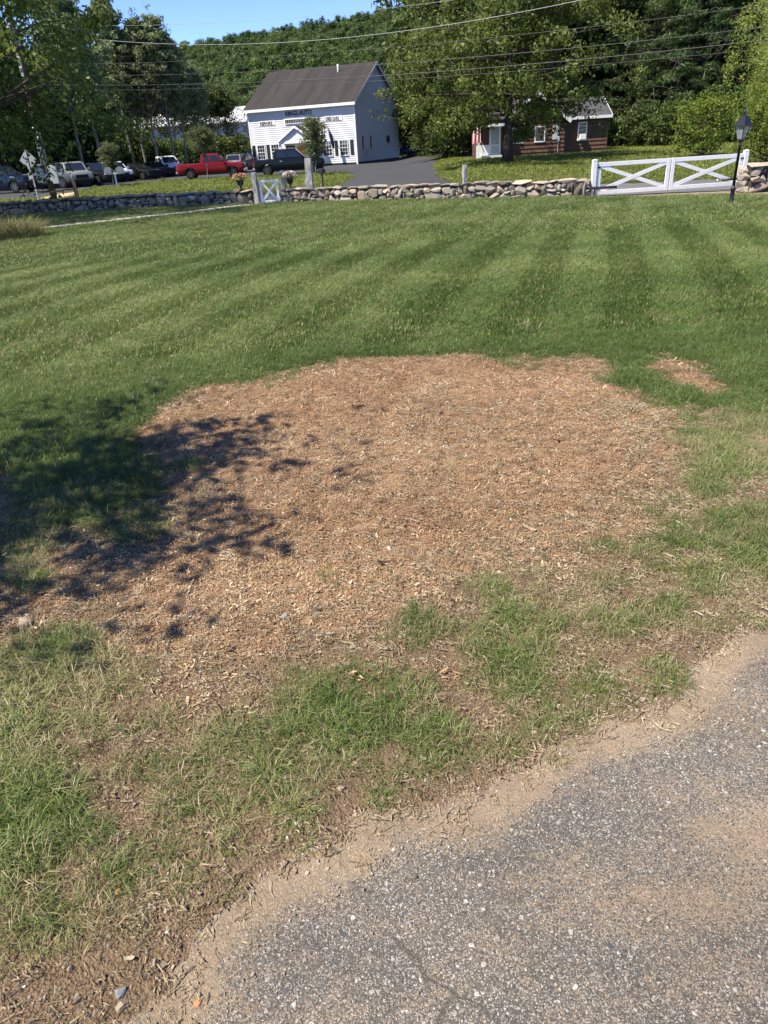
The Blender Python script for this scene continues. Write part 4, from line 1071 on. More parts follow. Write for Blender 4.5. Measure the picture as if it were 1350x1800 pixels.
g_ = MB(); g_.box(S(.384), S(.387), -.11, -.101, .9, 2.05).box(S(.357), S(.413), -.109, -.1015, 1.45, 1.5); g_.build('muntin', MAT['shutter'], d)
MB().box(S(.455), S(.525), -.09, -.05, .1, 2.15).build('door', MAT['wood_door'], HB)
MB().box(px0 - .1, px1 + .1, -pd - .2, -.03, -.2, .1).build('porch_floor', MAT['greybox'], HB)
for a in (1.35, 3.6): window(HB, a, a + .55, 1.45, 2.75, face='side', X=HW + .05, cols=0, fr=.05)
for a in (2.05, 2.55): MB().box(HW + .03, HW + .16, a, a + .22, 1.0, 1.45).build('meter', MAT['greybox'], HB)
MB().lathe([(.02, 0), (.38, .03), (.44, .07), (.02, .1)], 18, 'y').build('wall_fan', MAT['trim'], HB).matrix_local = Matrix.Translation((HW + .05, 9.3, 2.3)) @ Matrix.Rotation(-PI / 2, 4, 'Z')
# furled flag on a slanting staff by the right front windows
fl = thing('flag_staff', 'dark furled flag on a slanting staff by the front windows', 'flag', (HO[0] + hex_[0] * S(.835), HO[1] + hex_[1] * S(.835), HZ), -HTH)
MB().tube([(0.25, -.05, 1.5), (-.1, -.6, 2.5), (-.6, -1.4, 4.0)], .03, 8).build('staff', MAT['shutter'], fl)
MB().tube([(-.5, -1.25, 3.75), (-.35, -1.1, 3.0), (-.2, -1.0, 2.3), (-.16, -.95, 1.7)], [.03, .16, .2, .1], 8).build('flag', MAT['letter'], fl, True)

# pale building glimpsed behind the dark trees
bx0, bx1 = at_px(232, 240, 113), at_px(432, 240, 113)
t = thing('pale_shed', 'long pale metal building glimpsed through the trees behind the parking lot', 'building', (bx0, 113, -.4), 0)
Wb = bx1 - bx0
MB().box(0, Wb, 0, 12, -.2, 5.6).build('wall', MAT['white'], t)
n = NT('pale_metal'); n.base((.74, .75, .76), .4, .5); MAT['palemetal'] = n.m
rp = roof_slab(-.4, Wb + .4, -.5, 5.5, 6, 7.6, .12).build('roof', MAT['palemetal'], t); roof_slab(-.4, Wb + .4, 12.5, 5.5, 6.001, 7.6, .12).build('roof', MAT['palemetal'], t)
for k in range(int(Wb / 1.2)): MB().bar((k * 1.2, -.45, 5.66), (k * 1.2, 5.95, 7.74), .06, .05).build('rib', MAT['palemetal'], rp)

# ================================================================== BROWN CABIN
CZ = .05
cxr, cxl, cyr = 19.2, 15.75, 62.6           # right wing front wall
CB = thing('brown_cabin', 'brown board sided cabin with grey roof and white trim behind the big maple', 'house', (10.4, 62.0, CZ), 0)
ox, oy = 10.4, 62.0
def boards(par, x0, x1, y, z0, z1, c=.29, top=None):
    z = z0; k = 0
    while z < z1 - .03:
        zt = min(z + c, z1)
        a, b = x0, x1
        if top: a, b = top(z, a, b)
        if b - a > .1:
            m_ = MB(); m_.v = [(a, y - .075, z), (b, y - .075, z), (b, y - .012, zt + .03), (a, y - .012, zt + .03), (a, y, z), (b, y, z), (b, y, zt + .03), (a, y, zt + .03)]
            m_.f = [(0, 1, 2, 3), (4, 7, 6, 5), (0, 4, 5, 1), (1, 5, 6, 2), (2, 6, 7, 3), (3, 7, 4, 0)]; m_.build('board', MAT['brown'], par)
        z = zt
# right wing: eaves along the front
rx0, rx1, ry = cxl - ox, cxr - ox, cyr - oy
MB().box(rx0, rx1, ry + .01, ry + 4.6, -.3, 2.5).build('wall', MAT['brown'], CB)
boards(CB, rx0, rx1, ry, -.05, 2.45)
MB().box(rx1 - .01, rx1 + .09, ry - .06, ry + .06, -.1, 2.5).build('corner_board', MAT['brown'], CB)
ew = roof_slab(rx0 - 1.6, rx1 + .25, ry - .4, 2.42, ry + 2.4, 3.8, .1).build('roof', MAT['roof2'], CB); roof_slab(rx0 - 1.6, rx1 + .25, ry + 5.0, 2.42, ry + 2.401, 3.8, .1).build('roof', MAT['roof2'], CB)
MB().box(rx0 - .2, rx1 + .26, ry - .46, ry - .4, 2.33, 2.53).build('fascia', MAT['white'], CB)
MB().bar((rx1 + .27, ry - .4, 2.4), (rx1 + .27, ry + 2.4, 3.8), .2, .04).build('rake_board', MAT['white'], CB)
gmw = MB(); gmw.v = [(rx1 - .02, ry, 2.4), (rx1 - .02, ry + 4.6, 2.4), (rx1 - .02, ry + 2.3, 3.7)]; gmw.f = [(0, 1, 2)]; gmw.build('gable_wall', MAT['brown'], CB)
w1 = window(CB, rx0 + 1.25, rx0 + 1.8, .95, 2.05, y=ry - .05, cols=0, fr=.09)
MB().box(.05, .5, -.37, -.02, .93, 1.3).build('air_conditioner', MAT['white'], w1, bevel=.02)
# gabled front section
fx0, fx1, fy = .7, cxl - ox + .0, .0
fa = (fx0 + fx1) / 2; fe, fr_ = 2.45, 4.3
MB().box(fx0, fx1, .02, 7, -.3, fe).build('wall', MAT['brown'], CB)
def gtop(z, a, b):
    if z <= fe: return a, b
    k = (z - fe) / (fr_ - fe); return a + (fa - a) * k, b - (b - fa) * k
boards(CB, fx0, fx1, 0, -.05, fr_ - .1, top=gtop)
gg = MB(); gg.v = [(fx0, .02, fe), (fx1, .02, fe), (fa, .02, fr_)]; gg.f = [(0, 1, 2)]; gg.build('gable_wall', MAT['brown'], CB)
for s_ in (-1, 1):
    xe = fa + s_ * ((fx1 - fx0) / 2 + .35); ze = fe - .35 * (fr_ - fe) / ((fx1 - fx0) / 2)
    m_ = MB(); m_.v = [(xe, -.4, ze), (fa, -.4, fr_), (fa, 7, fr_), (xe, 7, ze), (xe, -.4, ze + .1), (fa, -.4, fr_ + .1), (fa, 7, fr_ + .1), (xe, 7, ze + .1)]
    m_.f = [(0, 1, 2, 3), (7, 6, 5, 4), (0, 4, 5, 1), (1, 5, 6, 2), (2, 6, 7, 3), (3, 7, 4, 0)]; m_.build('roof', MAT['roof2'], CB)
    MB().bar((xe, -.43, ze + .02), (fa, -.43, fr_ + .02), .2, .05).build('rake_board', MAT['white'], CB)
for a, b in ((1.3, 2.05), (3.1, 3.75)):
    ww = window(CB, a, b, 1.0, 1.95, y=-.05, cols=0, fr=.08)
MB().box(4.4, 4.78, -.09, -.05, 1.05, 2.05).build('panel', MAT['greybox'], CB)
MB().box(4.78, 4.95, -.12, -.05, .9, 1.25).build('meter', MAT['greybox'], CB)
MB().tube([(4.87, -.09, .1), (4.87, -.09, 2.4)], .03, 8).build('conduit', MAT['galv'], CB)
# porch with storm door on the left
qx0, qx1, qd = -1.4, .7, .5
MB().box(qx0, qx1, .1, 3.0, -.2, 2.35).build('porch_wall', MAT['brown'], CB)
roof_slab(qx0 - .35, qx1 + .1, -1.0, 2.25, 3.0, 3.1, .1).build('porch_roof', MAT['roof2'], CB)
MB().box(qx0 - .36, qx1 + .1, -1.05, -1.0, 2.17, 2.36).build('fascia', MAT['white'], CB)
for xx in (qx0 - .1, ): MB().box(xx, xx + .1, -.95, -.85, -.1, 2.2).build('porch_column', MAT['white'], CB)
MB().box(qx0 - .1, qx0 + .9, .03, .09, -.05, .95).build('porch_panel', MAT['white'], CB)
d = empty('storm_door', (0, 0, 0)); d.parent = CB
MB().box(-.5, .4, .0, .08, .25, 2.3).build('frame', MAT['white'], d); MB().box(-.35, .25, -.02, -.003, .95, 2.15).build('pane', MAT['lamp_glass'], d); MB().box(-.35, .25, -.015, -.004, .35, .85).build('panel', MAT['greybox'], d)
for k in range(3): MB().box(-1.2, .35, -.95 - .3 * k, .0 - .0 * k, -.35, .22 - .17 * k - .001 * k).build('step', MAT['greybox'], CB)
MB().tube([(-1.2, -1.5, -.3), (-1.2, -1.5, .7), (-1.2, -.1, 1.1)], .025, 6).build('handrail', MAT['black'], CB)
n = NT('striped_flag'); wv = n.n('ShaderNodeTexWave'); wv.bands_direction = 'X'; wv.inputs['Scale'].default_value = 2.4; n.set(wv.inputs['Vector'], n.coord('Object'))
n.base(n.mix(n.ramp(wv.outputs['Fac'], [(.45, 0), (.55, 1)]), (.55, .1, .1), (.72, .7, .68)), .8, .1); MAT['flag'] = n.m
t = thing('striped_flag', 'red and white striped flag hanging by the cabin porch', 'flag', (ox - 1.7, oy - 1.15, CZ), 0)
MB().tube([(.3, .1, 1.9), (-.25, -.2, 2.4)], .02, 6).build('staff', MAT['white'], t)
ff = MB(); nq = 7
for i in range(nq):
    for j in range(6):
        def P_(a, b): return (-.3 + a / nq * .62, -.2 + .06 * math.sin(a * 2.1 + b * .3), 2.32 - b / 6 * 1.25 + .08 * a / nq)
        ff.quad(P_(i, j), P_(i + 1, j), P_(i + 1, j + 1), P_(i, j + 1))
ff.build('cloth', MAT['flag'], t, True)

# ================================================================== VEHICLES
def paint(name, c, coat=.35, metal=.1):
    n = NT(name); n.base(n.mix(n.noise(1.5, 3), [x * .93 for x in c], c), .4, .3, metal)
    n.p.inputs['Coat Weight'].default_value = coat; n.p.inputs['Coat Roughness'].default_value = .06
    return n.m
KIND = {  # length, width, height, sill, belt, hood height, wheel radius, axle offsets, cabin (rear foot, rear top, front top, front foot), bed end
    'pickup': dict(L=5.8, W=1.98, H=1.9, sill=.42, belt=1.22, hood=1.17, nose=1.02, r=.39, ax=(-1.75, 1.85), cab=(-.85, -.68, .62, 1.42), bed=-.95, tail=1.2),
    'crewcab': dict(L=5.8, W=1.98, H=1.92, sill=.42, belt=1.22, hood=1.18, nose=1.05, r=.4, ax=(-1.8, 1.85), cab=(-1.2, -1.05, .62, 1.4), bed=-1.3, tail=1.2),
    'suv': dict(L=4.75, W=1.88, H=1.72, sill=.36, belt=1.08, hood=1.02, nose=.88, r=.36, ax=(-1.4, 1.42), cab=(-2.25, -1.95, .35, 1.15), bed=None, tail=1.06),
    'sedan': dict(L=4.7, W=1.82, H=1.44, sill=.28, belt=.95, hood=.9, nose=.74, r=.33, ax=(-1.38, 1.42), cab=(-1.75, -.95, .15, 1.0), bed=None, tail=.98)}
def wheel_parts():
    ty = MB().lathe([(.62, -.12), (.93, -.125), (1.0, -.08), (1.0, .08), (.93, .125), (.62, .12)], 24, 'y').mesh('tyre', True)
    rm = MB(); rm.lathe([(.64, -.10), (.64, -.06), (.55, -.05), (.5, -.035), (.2, -.06), (.18, -.115), (.02, -.12)], 24, 'y')
    for k in range(6):
        a = k * PI / 3; rm.bar((.16 * math.cos(a), -.09, .16 * math.sin(a)), (.58 * math.cos(a), -.085, .58 * math.sin(a)), .13, .05, (0, 1, 0))
    rm = rm.mesh('rim'); ty.materials.append(MAT['tyre']); rm.materials.append(MAT['rim']); return ty, rm
TY, RM = wheel_parts()
def vehicle(name, label, cat, kind, x, y, head, pm, trimc='trim', z=None, two_tone=None):
    k = KIND[kind]; L, W = k['L'], k['W']; h = W / 2
    t = thing(name, label, cat, (x, y, (float(terr(x, y)) + .05) if z is None else z), head, 'parked vehicles')
    NS = 64; xsn = np.linspace(-L / 2, L / 2, NS); b = MB(); cs = k['cab']
    def top(q):
        if q > cs[3] - .15: 
            f = (q - cs[3] + .15) / (L / 2 - cs[3] + .15); return k['belt'] + (k['hood'] - k['belt']) * min(f * 3, 1) + (k['nose'] - k['hood']) * max(0, f - .25) ** 1.6 * 1.2
        if q < cs[0] + .1: return k['belt'] + (k['tail'] - k['belt']) * min(1, (cs[0] + .1 - q) / .3)
        return k['belt']
    def bot(q):
        zb = k['sill'] + .12 * max(0, abs(q) - L / 2 + .5)
        for a in k['ax']:
            dd = (k['r'] + .075) ** 2 - (q - a) ** 2
            if dd > 0: zb = max(zb, k['r'] + math.sqrt(dd))
        return zb
    rows = []
    for q in xsn:
        e = min(1, (L / 2 - abs(q)) / .45); wv = h * (.86 + .14 * math.sqrt(max(e, 0) * (2 - max(e, 0)))) ; zt, zb = top(q), min(bot(q), top(q) - .1)
        if e <= 0.02: zt -= .12; zb += .06
        zs = zb + (zt - zb) * .62
        rows.append([(q, -wv * .93, zb), (q, -wv, zb + (zs - zb) * .35), (q, -wv, zs), (q, -wv * .965, zt - .035), (q, -wv * .9, zt), (q, 0, zt + .015), (q, wv * .9, zt), (q, wv * .965, zt - .035), (q, wv, zs), (q, wv, zb + (zs - zb) * .35), (q, wv * .93, zb)])
    for r in rows: b.v += r
    nr = 11
    for i in range(NS - 1):
        for j in range(nr): b.f.append((i * nr + j, (i + 1) * nr + j, (i + 1) * nr + (j + 1) % nr, i * nr + (j + 1) % nr))
    b.f.append(tuple(range(nr))); b.f.append(tuple((NS - 1) * nr + j for j in range(nr)))
    body = b.build('body', pm, t, True)
    if hasattr(body.data, 'set_sharp_from_angle'): body.data.set_sharp_from_angle(angle=math.radians(40))
    MB().box(-L / 2 + .12, L / 2 - .12, -h * .8, h * .8, k['sill'] - .13, k['r'] + .34).build('underbody', MAT['trim'], t)
    # cabin
    H = k['H']; bz = k['belt'] - .02; ins = .2 if kind != 'sedan' else .24
    hb = h * .93; ht = h - ins
    foot = [(cs[0], bz), (cs[3], bz)]; tp = [(cs[1], H - .04), (cs[1] + .25, H), (cs[2] - .3, H), (cs[2], H - .05)]
    c = MB()
    def ring(s_): return [(cs[0], s_ * hb, bz), (cs[1], s_ * (ht + .01), H - .05), (cs[1] + .22, s_ * (ht - .05), H), (cs[2] - .28, s_ * (ht - .05), H), (cs[2], s_ * (ht + .01), H - .06), (cs[3], s_ * hb, bz)]
    A, B = ring(-1), ring(1); c.v = A + B
    c.f = [tuple(range(6)), tuple(6 + i for i in reversed(range(6)))] + [(i, i + 6, (i + 1) % 6 + 6, (i + 1) % 6) for i in range(6)]
    c.build('cabin', pm, t, False, .03)
    def lerp(p_, q_, f): return tuple(p_[i] + (q_[i] - p_[i]) * f for i in range(3))
    def pane(a, b_, c_, d_, nm, off):
        m_ = MB(); a, b_, c_, d_ = [tuple(v[i] + off[i] for i in range(3)) for v in (a, b_, c_, d_)]; m_.quad(a, b_, c_, d_); return m_.build(nm, MAT['carglass'], t)
    def bil(p00, p10, p11, p01, u, v): return lerp(lerp(p00, p10, u), lerp(p01, p11, u), v)
    f0, f1, f2, f3 = (cs[3], -hb, bz), (cs[3], hb, bz), (cs[2], ht, H - .06), (cs[2], -ht, H - .06)
    pane(bil(f0, f1, f2, f3, .07, .08), bil(f0, f1, f2, f3, .93, .08), bil(f0, f1, f2, f3, .93, .93), bil(f0, f1, f2, f3, .07, .93), 'windshield', (.012, 0, .012))
    f0, f1, f2, f3 = (cs[0], hb, bz), (cs[0], -hb, bz), (cs[1], -ht, H - .05), (cs[1], ht, H - .05)
    pane(bil(f0, f1, f2, f3, .1, .2), bil(f0, f1, f2, f3, .9, .2), bil(f0, f1, f2, f3, .9, .88), bil(f0, f1, f2, f3, .1, .88), 'rear_window', (-.012, 0, .01))
    splits = {'pickup': [(.14, .42), (.47, .9)], 'crewcab': [(.1, .45), (.49, .9)], 'suv': [(.1, .3), (.34, .58), (.62, .9)], 'sedan': [(.2, .48), (.52, .88)]}[kind]
    for s_ in (-1, 1):
        f0, f1, f2, f3 = (cs[0], s_ * hb, bz), (cs[3], s_ * hb, bz), (cs[2], s_ * ht, H - .06), (cs[1], s_ * ht, H - .06)
        for a, b_ in splits:
            q = [bil(f0, f1, f2, f3, a, .14), bil(f0, f1, f2, f3, b_, .14), bil(f0, f1, f2, f3, b_, .86), bil(f0, f1, f2, f3, a, .86)]
            pane(*q, 'side_window', (0, s_ * .016, .006))
        MB().box(cs[3] - .35, cs[3] - .15, s_ * (h + .02) if s_ > 0 else -h - .2, h + .2 if s_ > 0 else -h - .02, k['belt'] + .02, k['belt'] + .2).build('mirror', pm if kind != 'pickup' else MAT['trim'], t, bevel=.03)
        MB().box(cs[0] + .5, cs[0] + .7, s_ * h - .015, s_ * h + .02, k['belt'] - .2, k['belt'] - .16).build('door_handle', MAT['chrome'], t)
        MB().box(L / 2 - .3, L / 2 - .02, s_ * h * .72 - .16, s_ * h * .72 + .16, k['nose'] - .3, k['nose'] - .1).build('headlight', MAT['headl'], t, bevel=.03)
        MB().box(-L / 2 - .012, -L / 2 + .12, s_ * h * .84 - .09, s_ * h * .84 + .09, k['tail'] - .5, k['tail'] - .12).build('tail_light', MAT['tail'], t, bevel=.02)
        for a in k['ax']:
            w_ = empty('wheel', (a, s_ * (h - .1), k['r'])); w_.parent = t; w_.scale = (k['r'], k['r'] * 2 * .45, k['r']); 
            if s_ > 0: w_.rotation_euler = (0, 0, PI)
            obj('tyre', TY, None, w_); obj('rim', RM, None, w_)
    MB().box(L / 2 - .12, L / 2 + .06, -h * .94, h * .94, k['sill'] + .02, k['sill'] + .24).build('front_bumper', MAT['chrome'] if kind in ('pickup',) else (MAT['trim'] if trimc == 'trim' else pm), t, bevel=.05)
    MB().box(-L / 2 - .08, -L / 2 + .12, -h * .94, h * .94, k['sill'] + .05, k['sill'] + .25).build('rear_bumper', MAT['chrome'] if k['bed'] else pm, t, bevel=.05)
    MB().box(L / 2 - .06, L / 2 + .015, -h * .5, h * .5, k['nose'] - .42, k['nose'] - .1).build('grille', MAT['trim'], t, bevel=.02)
    if k['bed']:
        MB().box(-L / 2 + .12, k['bed'], -h * .78, h * .78, k['tail'] + .005, k['tail'] + .02).build('bed_liner', MAT['trim'], t)
    return t
def vp(u, v, z=-.38): return gz(u, v, z)[:2]
RED = paint('red_paint', (.2, .004, .012)); NAVY = paint('navy_paint', (.003, .004, .009), .2, 0); BLK = paint('black_paint', (.008, .008, .010)); WHT = paint('white_car_paint', (.72, .73, .74), metal=0); SIL = paint('silver_paint', (.26, .265, .255), metal=.3)
BLU = paint('dark_blue_paint', (.005, .012, .035)); BRB = paint('blue_paint', (.01, .04, .22)); GRY = paint('grey_paint', (.09, .095, .1))
p = vp(373, 314); vehicle('pickup_truck', 'bright red pickup truck parked left of the white building', 'truck', 'pickup', p[0], p[1] + .6, .05, RED)
p = vp(509, 308); vehicle('pickup_truck', 'long dark navy pickup truck parked before the white building porch', 'truck', 'crewcab', p[0], p[1] + .9, .02, NAVY)
p = vp(288, 311); vehicle('pickup_truck', 'small white pickup truck parked just behind the red pickup', 'truck', 'pickup', p[0], p[1] + 2.0, -.95, WHT)
p = vp(266, 314); vehicle('parked_car', 'black low sedan next to the small white pickup', 'car', 'sedan', p[0], p[1] + 2.0, -.65, BLK)
p = vp(238, 318); vehicle('parked_car', 'black sedan parked between the mailboxes and the other sedan', 'car', 'sedan', p[0], p[1] + 1.6, -.6, GRY if False else BLK)
p = vp(186, 323); vehicle('parked_car', 'white sport utility vehicle behind the young tree', 'car', 'suv', p[0], p[1] + 3.2, -.9, WHT)
p = vp(160, 327); vehicle('parked_car', 'black sport utility vehicle between the silver truck and white car', 'car', 'suv', p[0], p[1] + 1.4, -.6, BLK)
p = vp(124, 331); vehicle('parked_car', 'silver truck with chrome grille right of the utility pole', 'truck', 'crewcab', p[0] - .3, p[1] + 2.2, -1.0, SIL)
p = vp(68, 336); vehicle('pickup_truck', 'dark grey pickup mostly hidden behind the road sign and meter boxes', 'truck', 'pickup', p[0], p[1] + 3.4, -.4, GRY)
p = vp(8, 341); vehicle('pickup_truck', 'dark blue pickup truck cut off by the left edge', 'truck', 'crewcab', p[0] - .3, p[1] + .6, -.25, BLU)
p = vp(434, 308); vehicle('parked_car', 'black car half hidden behind the red pickup front', 'car', 'suv', p[0] - 1.6, p[1] + 9, 1.3, BLK)
vehicle('parked_car', 'blue car peeking out behind the white building', 'car', 'sedan', 6.1, 103.0, 1.35, BRB)

# ================================================================== VERGE PLANTS, ORNAMENTAL GRASS
def weed(label, x, y, s, seed):
    r = np.random.default_rng(seed); n = 260
    C = unit(n) * (r.random((n, 1)) ** .5) * np.array([.45, .35, .3]) * s; C[:, 2] = np.abs(C[:, 2])
    o = obj('verge_plant', leaves('verge_plant', C, unit(n, .8), np.full(n, .05) * s, .4, r.random(n), None), MAT['verge_plant'])
    o.location = (x, y, float(terr(x, y)))
    tag(o, label, 'plant', 'low plants along the verge')
for i, u in enumerate((172, 215, 248, 268, 290, 330, 345, 400, 415, 472, 487, 500, 590, 602)):
    v = np.interp(u, [150, 250, 310, 440, 560, 612], [333, 321, 317.5, 312, 306, 306]) + 1.5; p = vp(u, v, -.42)
    weed(ORD[i] + ' from the left of the low weedy plants along the verge edge', p[0], p[1] - .6, random.uniform(.7, 1.25), i)

def blade_tuft(name, nb, rad, hmin, hmax, wid, lean, seed, seg=3, curl=.5, clump=True):
    r = np.random.default_rng(seed); V = []; F = []; BT = []
    for b in range(nb):
        a = r.uniform(0, 6.283); rr = rad * math.sqrt(r.random()); x, y = rr * math.cos(a), rr * math.sin(a)
        d = a + r.normal() * .9 if clump else r.uniform(0, 6.283)
        h = r.uniform(hmin, hmax); le = abs(r.normal(0, lean)) + .05; w = wid * r.uniform(.6, 1.25)
        yaw = d + PI / 2 + r.normal() * .7; wx, wy = math.cos(yaw) * w / 2, math.sin(yaw) * w / 2
        base = len(V)
        for i in range(seg + 1):
            t = i / seg; th = le + curl * t * t * r.uniform(.6, 1.4)
            px_ = h * t * math.sin(th); pz = h * t * math.cos(th)
            cx_, cy_ = x + px_ * math.cos(d), y + px_ * math.sin(d); k = (1 - t) ** .7 if i else .7
            if i == seg: V.append((cx_, cy_, pz))
            else: V += [(cx_ - wx * k, cy_ - wy * k, pz), (cx_ + wx * k, cy_ + wy * k, pz)]
        for i in range(seg - 1):
            q = base + 2 * i; F.append((q, q + 1, q + 3, q + 2))
        q = base + 2 * (seg - 1); F.append((q, q + 1, q + 2)); BT += [r.random()] * (len(V) - base)
    me = bpy.data.meshes.new(name); me.from_pydata(V, [], F); me.update()
    at_ = me.attributes.new('bt', 'FLOAT', 'POINT'); at_.data.foreach_set('value', np.array(BT, np.float32)); return me
og = gz(34, 421, -.4)[:2]
n = NT('tall_grass'); n.base(n.mix(n.noise(6, 3), (.12, .13, .04), (.26, .23, .10)), .6, .2); MAT['tallgrass'] = n.m
for i, (u, v, s) in enumerate(((8, 424, 1.0), (34, 422, 1.1), (60, 416, .9), (-30, 426, 1.1))):
    q = gz(u, v, -.38)[:2]
    o = obj('ornamental_grass', blade_tuft('ornamental_grass', 420, .34, .45, .95, .012, .22, 900 + i, 4, .7), MAT['tallgrass']); o.location = (q[0], q[1], gz1(*q)); o.scale = (s, s, s)
    tag(o, ['middle', 'largest', 'rightmost', 'leftmost'][i] + ' clump of tall yellowish ornamental grass at the left edge of the lawn', 'grass clump', 'tall ornamental grass clumps')

# ================================================================== GRASS, CHIPS, STRAW, GRAVEL
def grass_mat(name, g0, g1, dry0, dry1):
    n = NT(name)
    bt = n.attr('bt'); t = n.math('ADD', n.attr('tint', 'INSTANCER'), n.math('MULTIPLY', n.math('SUBTRACT', bt, .5), .9), True)
    d = n.math('MAXIMUM', n.attr('dry', 'INSTANCER'), n.math('MULTIPLY', n.math('GREATER_THAN', bt, .94), .55))
    c = n.mix(d, n.mix(t, g0, g1), n.mix(t, dry0, dry1))
    n.base(c, .42, .35)
    tr = n.n('ShaderNodeBsdfTranslucent'); h2 = n.n('ShaderNodeHueSaturation'); n.set(h2.inputs['Color'], c); h2.inputs['Value'].default_value = 1.3; n.set(tr.inputs['Color'], h2.outputs[0])
    ms = n.n('ShaderNodeMixShader'); ms.inputs[0].default_value = .25
    n.t.links.new(n.p.outputs[0], ms.inputs[1]); n.t.links.new(tr.outputs[0], ms.inputs[2]); n.t.links.new(ms.outputs[0], n.out.inputs[0])
    return n.m
GM = grass_mat('grass_blade', (.072, .118, .02), (.19, .235, .068), (.27, .21, .115), (.42, .335, .2))
VM = grass_mat('verge_blade', (.115, .155, .02), (.215, .25, .045), (.2, .17, .06), (.3, .25, .1))
STRIPE = math.radians(17.6); SD = np.array([math.sin(STRIPE), math.cos(STRIPE)]); SN = np.array([SD[1], -SD[0]])
def frustum_pts(n, y0, y1, margin=1.2):
    y = np.sqrt(rng.uniform(y0 ** 2, y1 ** 2, n)); hw = .60 * y + margin + .25
    return rng.uniform(-1, 1, n) * hw, y
def mow(x, y):
    s = (x * SN[0] + y * SN[1] + .12 * np.sin(y * .5) * .2) / .52
    return np.where(np.floor(s) % 2 == 0, 1.0, -1.0) * sstep(0, .06, np.minimum(s % 1, 1 - s % 1))
def lawn_scatter(name, label, x, y, protos, mat, smin, smax, near, tbase=.45, dry=0.0, stripe=0.0):
    d, lw_ = turf(x, y) if near else (np.ones_like(x), np.ones_like(x))
    if near:
        keep = rng.random(len(x)) < np.clip(d, 0, 1); x, y, d, lw_ = x[keep], y[keep], d[keep], lw_[keep]
    else:
        keep = sdist(x, y, DRIVE) > .05; x, y, d, lw_ = x[keep], y[keep], d[keep], lw_[keep]
    n = len(x); z = ground_z(x, y)
    st_ = mow(x, y) * stripe
    phi = np.where(np.abs(st_) > .02, np.where(st_ > 0, PI / 2 - STRIPE, -PI / 2 - STRIPE) + rng.normal(0, .38, n), rng.uniform(0, 6.28, n))
    lean = np.where(np.abs(st_) > .02, np.abs(st_) * .52 + rng.normal(0, .12, n), np.abs(rng.normal(0, .16, n)))
    rot = np.stack([np.zeros(n), lean, phi], -1)
    big = fbm(x, y, .5, 4); mid = fbm(x + 9, y, 2.2, 3)
    sc_ = rng.uniform(smin, smax, n) * np.clip(.55 + .5 * d + .5 * mid, .4, 1.4)
    tint = np.clip(tbase + 1.9 * big + 1.1 * mid + rng.normal(0, .22, n), 0, 1)
    dr = dry + (np.clip(.72 - d * .5, 0, .65) + .5 * np.clip(mid + .05, 0, 1)) * (lw_ < .5) if near else dry + np.clip(.5 * fbm(x + 77, y, 1.1, 4), 0, .3)
    dr = np.clip((rng.random(n) < dr) * rng.uniform(.5, 1, n) + .12 * np.clip(big, 0, 1), 0, 1)
    return scatter(name, label, np.stack([x, y, z - .004], -1), rot, np.repeat(sc_[:, None], 3, 1), rng.integers(0, len(protos), n), protos, mat, tint=tint, dry=dr)
near_p = [blade_tuft('near_tuft', 42, .04, .025, .088, .0031, .5, 100 + i, 4, 1.0) for i in range(10)]
mid_p = [blade_tuft('mid_tuft', 30, .06, .03, .068, .0058, .4, 200 + i, 3, .5, False) for i in range(6)]
far_p = [blade_tuft('far_tuft', 30, .12, .035, .068, .012, .36, 300 + i, 2, .4, False) for i in range(6)]
ver_p = [blade_tuft('verge_tuft', 24, .3, .06, .16, .035, .35, 400 + i, 2, .4, False) for i in range(5)]
x, y = frustum_pts(47000, .75, 6.3, 1.2)
lawn_scatter('grass', 'patchy uneven grass tufts around the wood chip patch and driveway edge', x, y, near_p, GM, .6, 1.2, True, .26)
x, y = frustum_pts(62000, 5.9, 14.5)
lawn_scatter('grass', 'mown green lawn just beyond the wood chip patch', x, y, mid_p, GM, .8, 1.2, True, .5, .05, .9)
x, y = frustum_pts(110000, 14.2, 36, 2)
k_ = (y < np.interp(x, [-40, P4[0], P3[0], P2[0], P1[0], P0[0], 14, 30], [P4[1], P4[1], P3[1], P2[1], P1[1], P0[1], 26, 22]) - .02) & (seg_dist(x, y, pc) > .47)
lawn_scatter('grass', 'striped mown lawn running to the foot of the stone walls', x[k_], y[k_], far_p, GM, .8, 1.15, False, .62, .03, 1.0)
x, y = rng.uniform(-30, 34, 26000), rng.uniform(29, 78, 26000)
k_ = (seg_dist(x, y, ROAD) > 3.2) & (sdist(x, y, LOT) > .1) & (np.abs(x) < .62 * y + 2) & (sdist(x, y, apron) > 0) & (y > np.interp(x, [-40, P4[0], P2[0], P0[0], 14, 40], [36, P4[1] + .6, P2[1] + .6, P0[1] + .9, 31, 26])) & ~((x > 8.4) & (x < 19.4) & (y > 60)) & ~inside(x, y, DRIVE)
x, y = x[k_], y[k_]
lawn_scatter('grass', 'yellowish green rough grass on the verge and around the cabin', x, y, ver_p, VM, .7, 1.2, False, .5, .05)

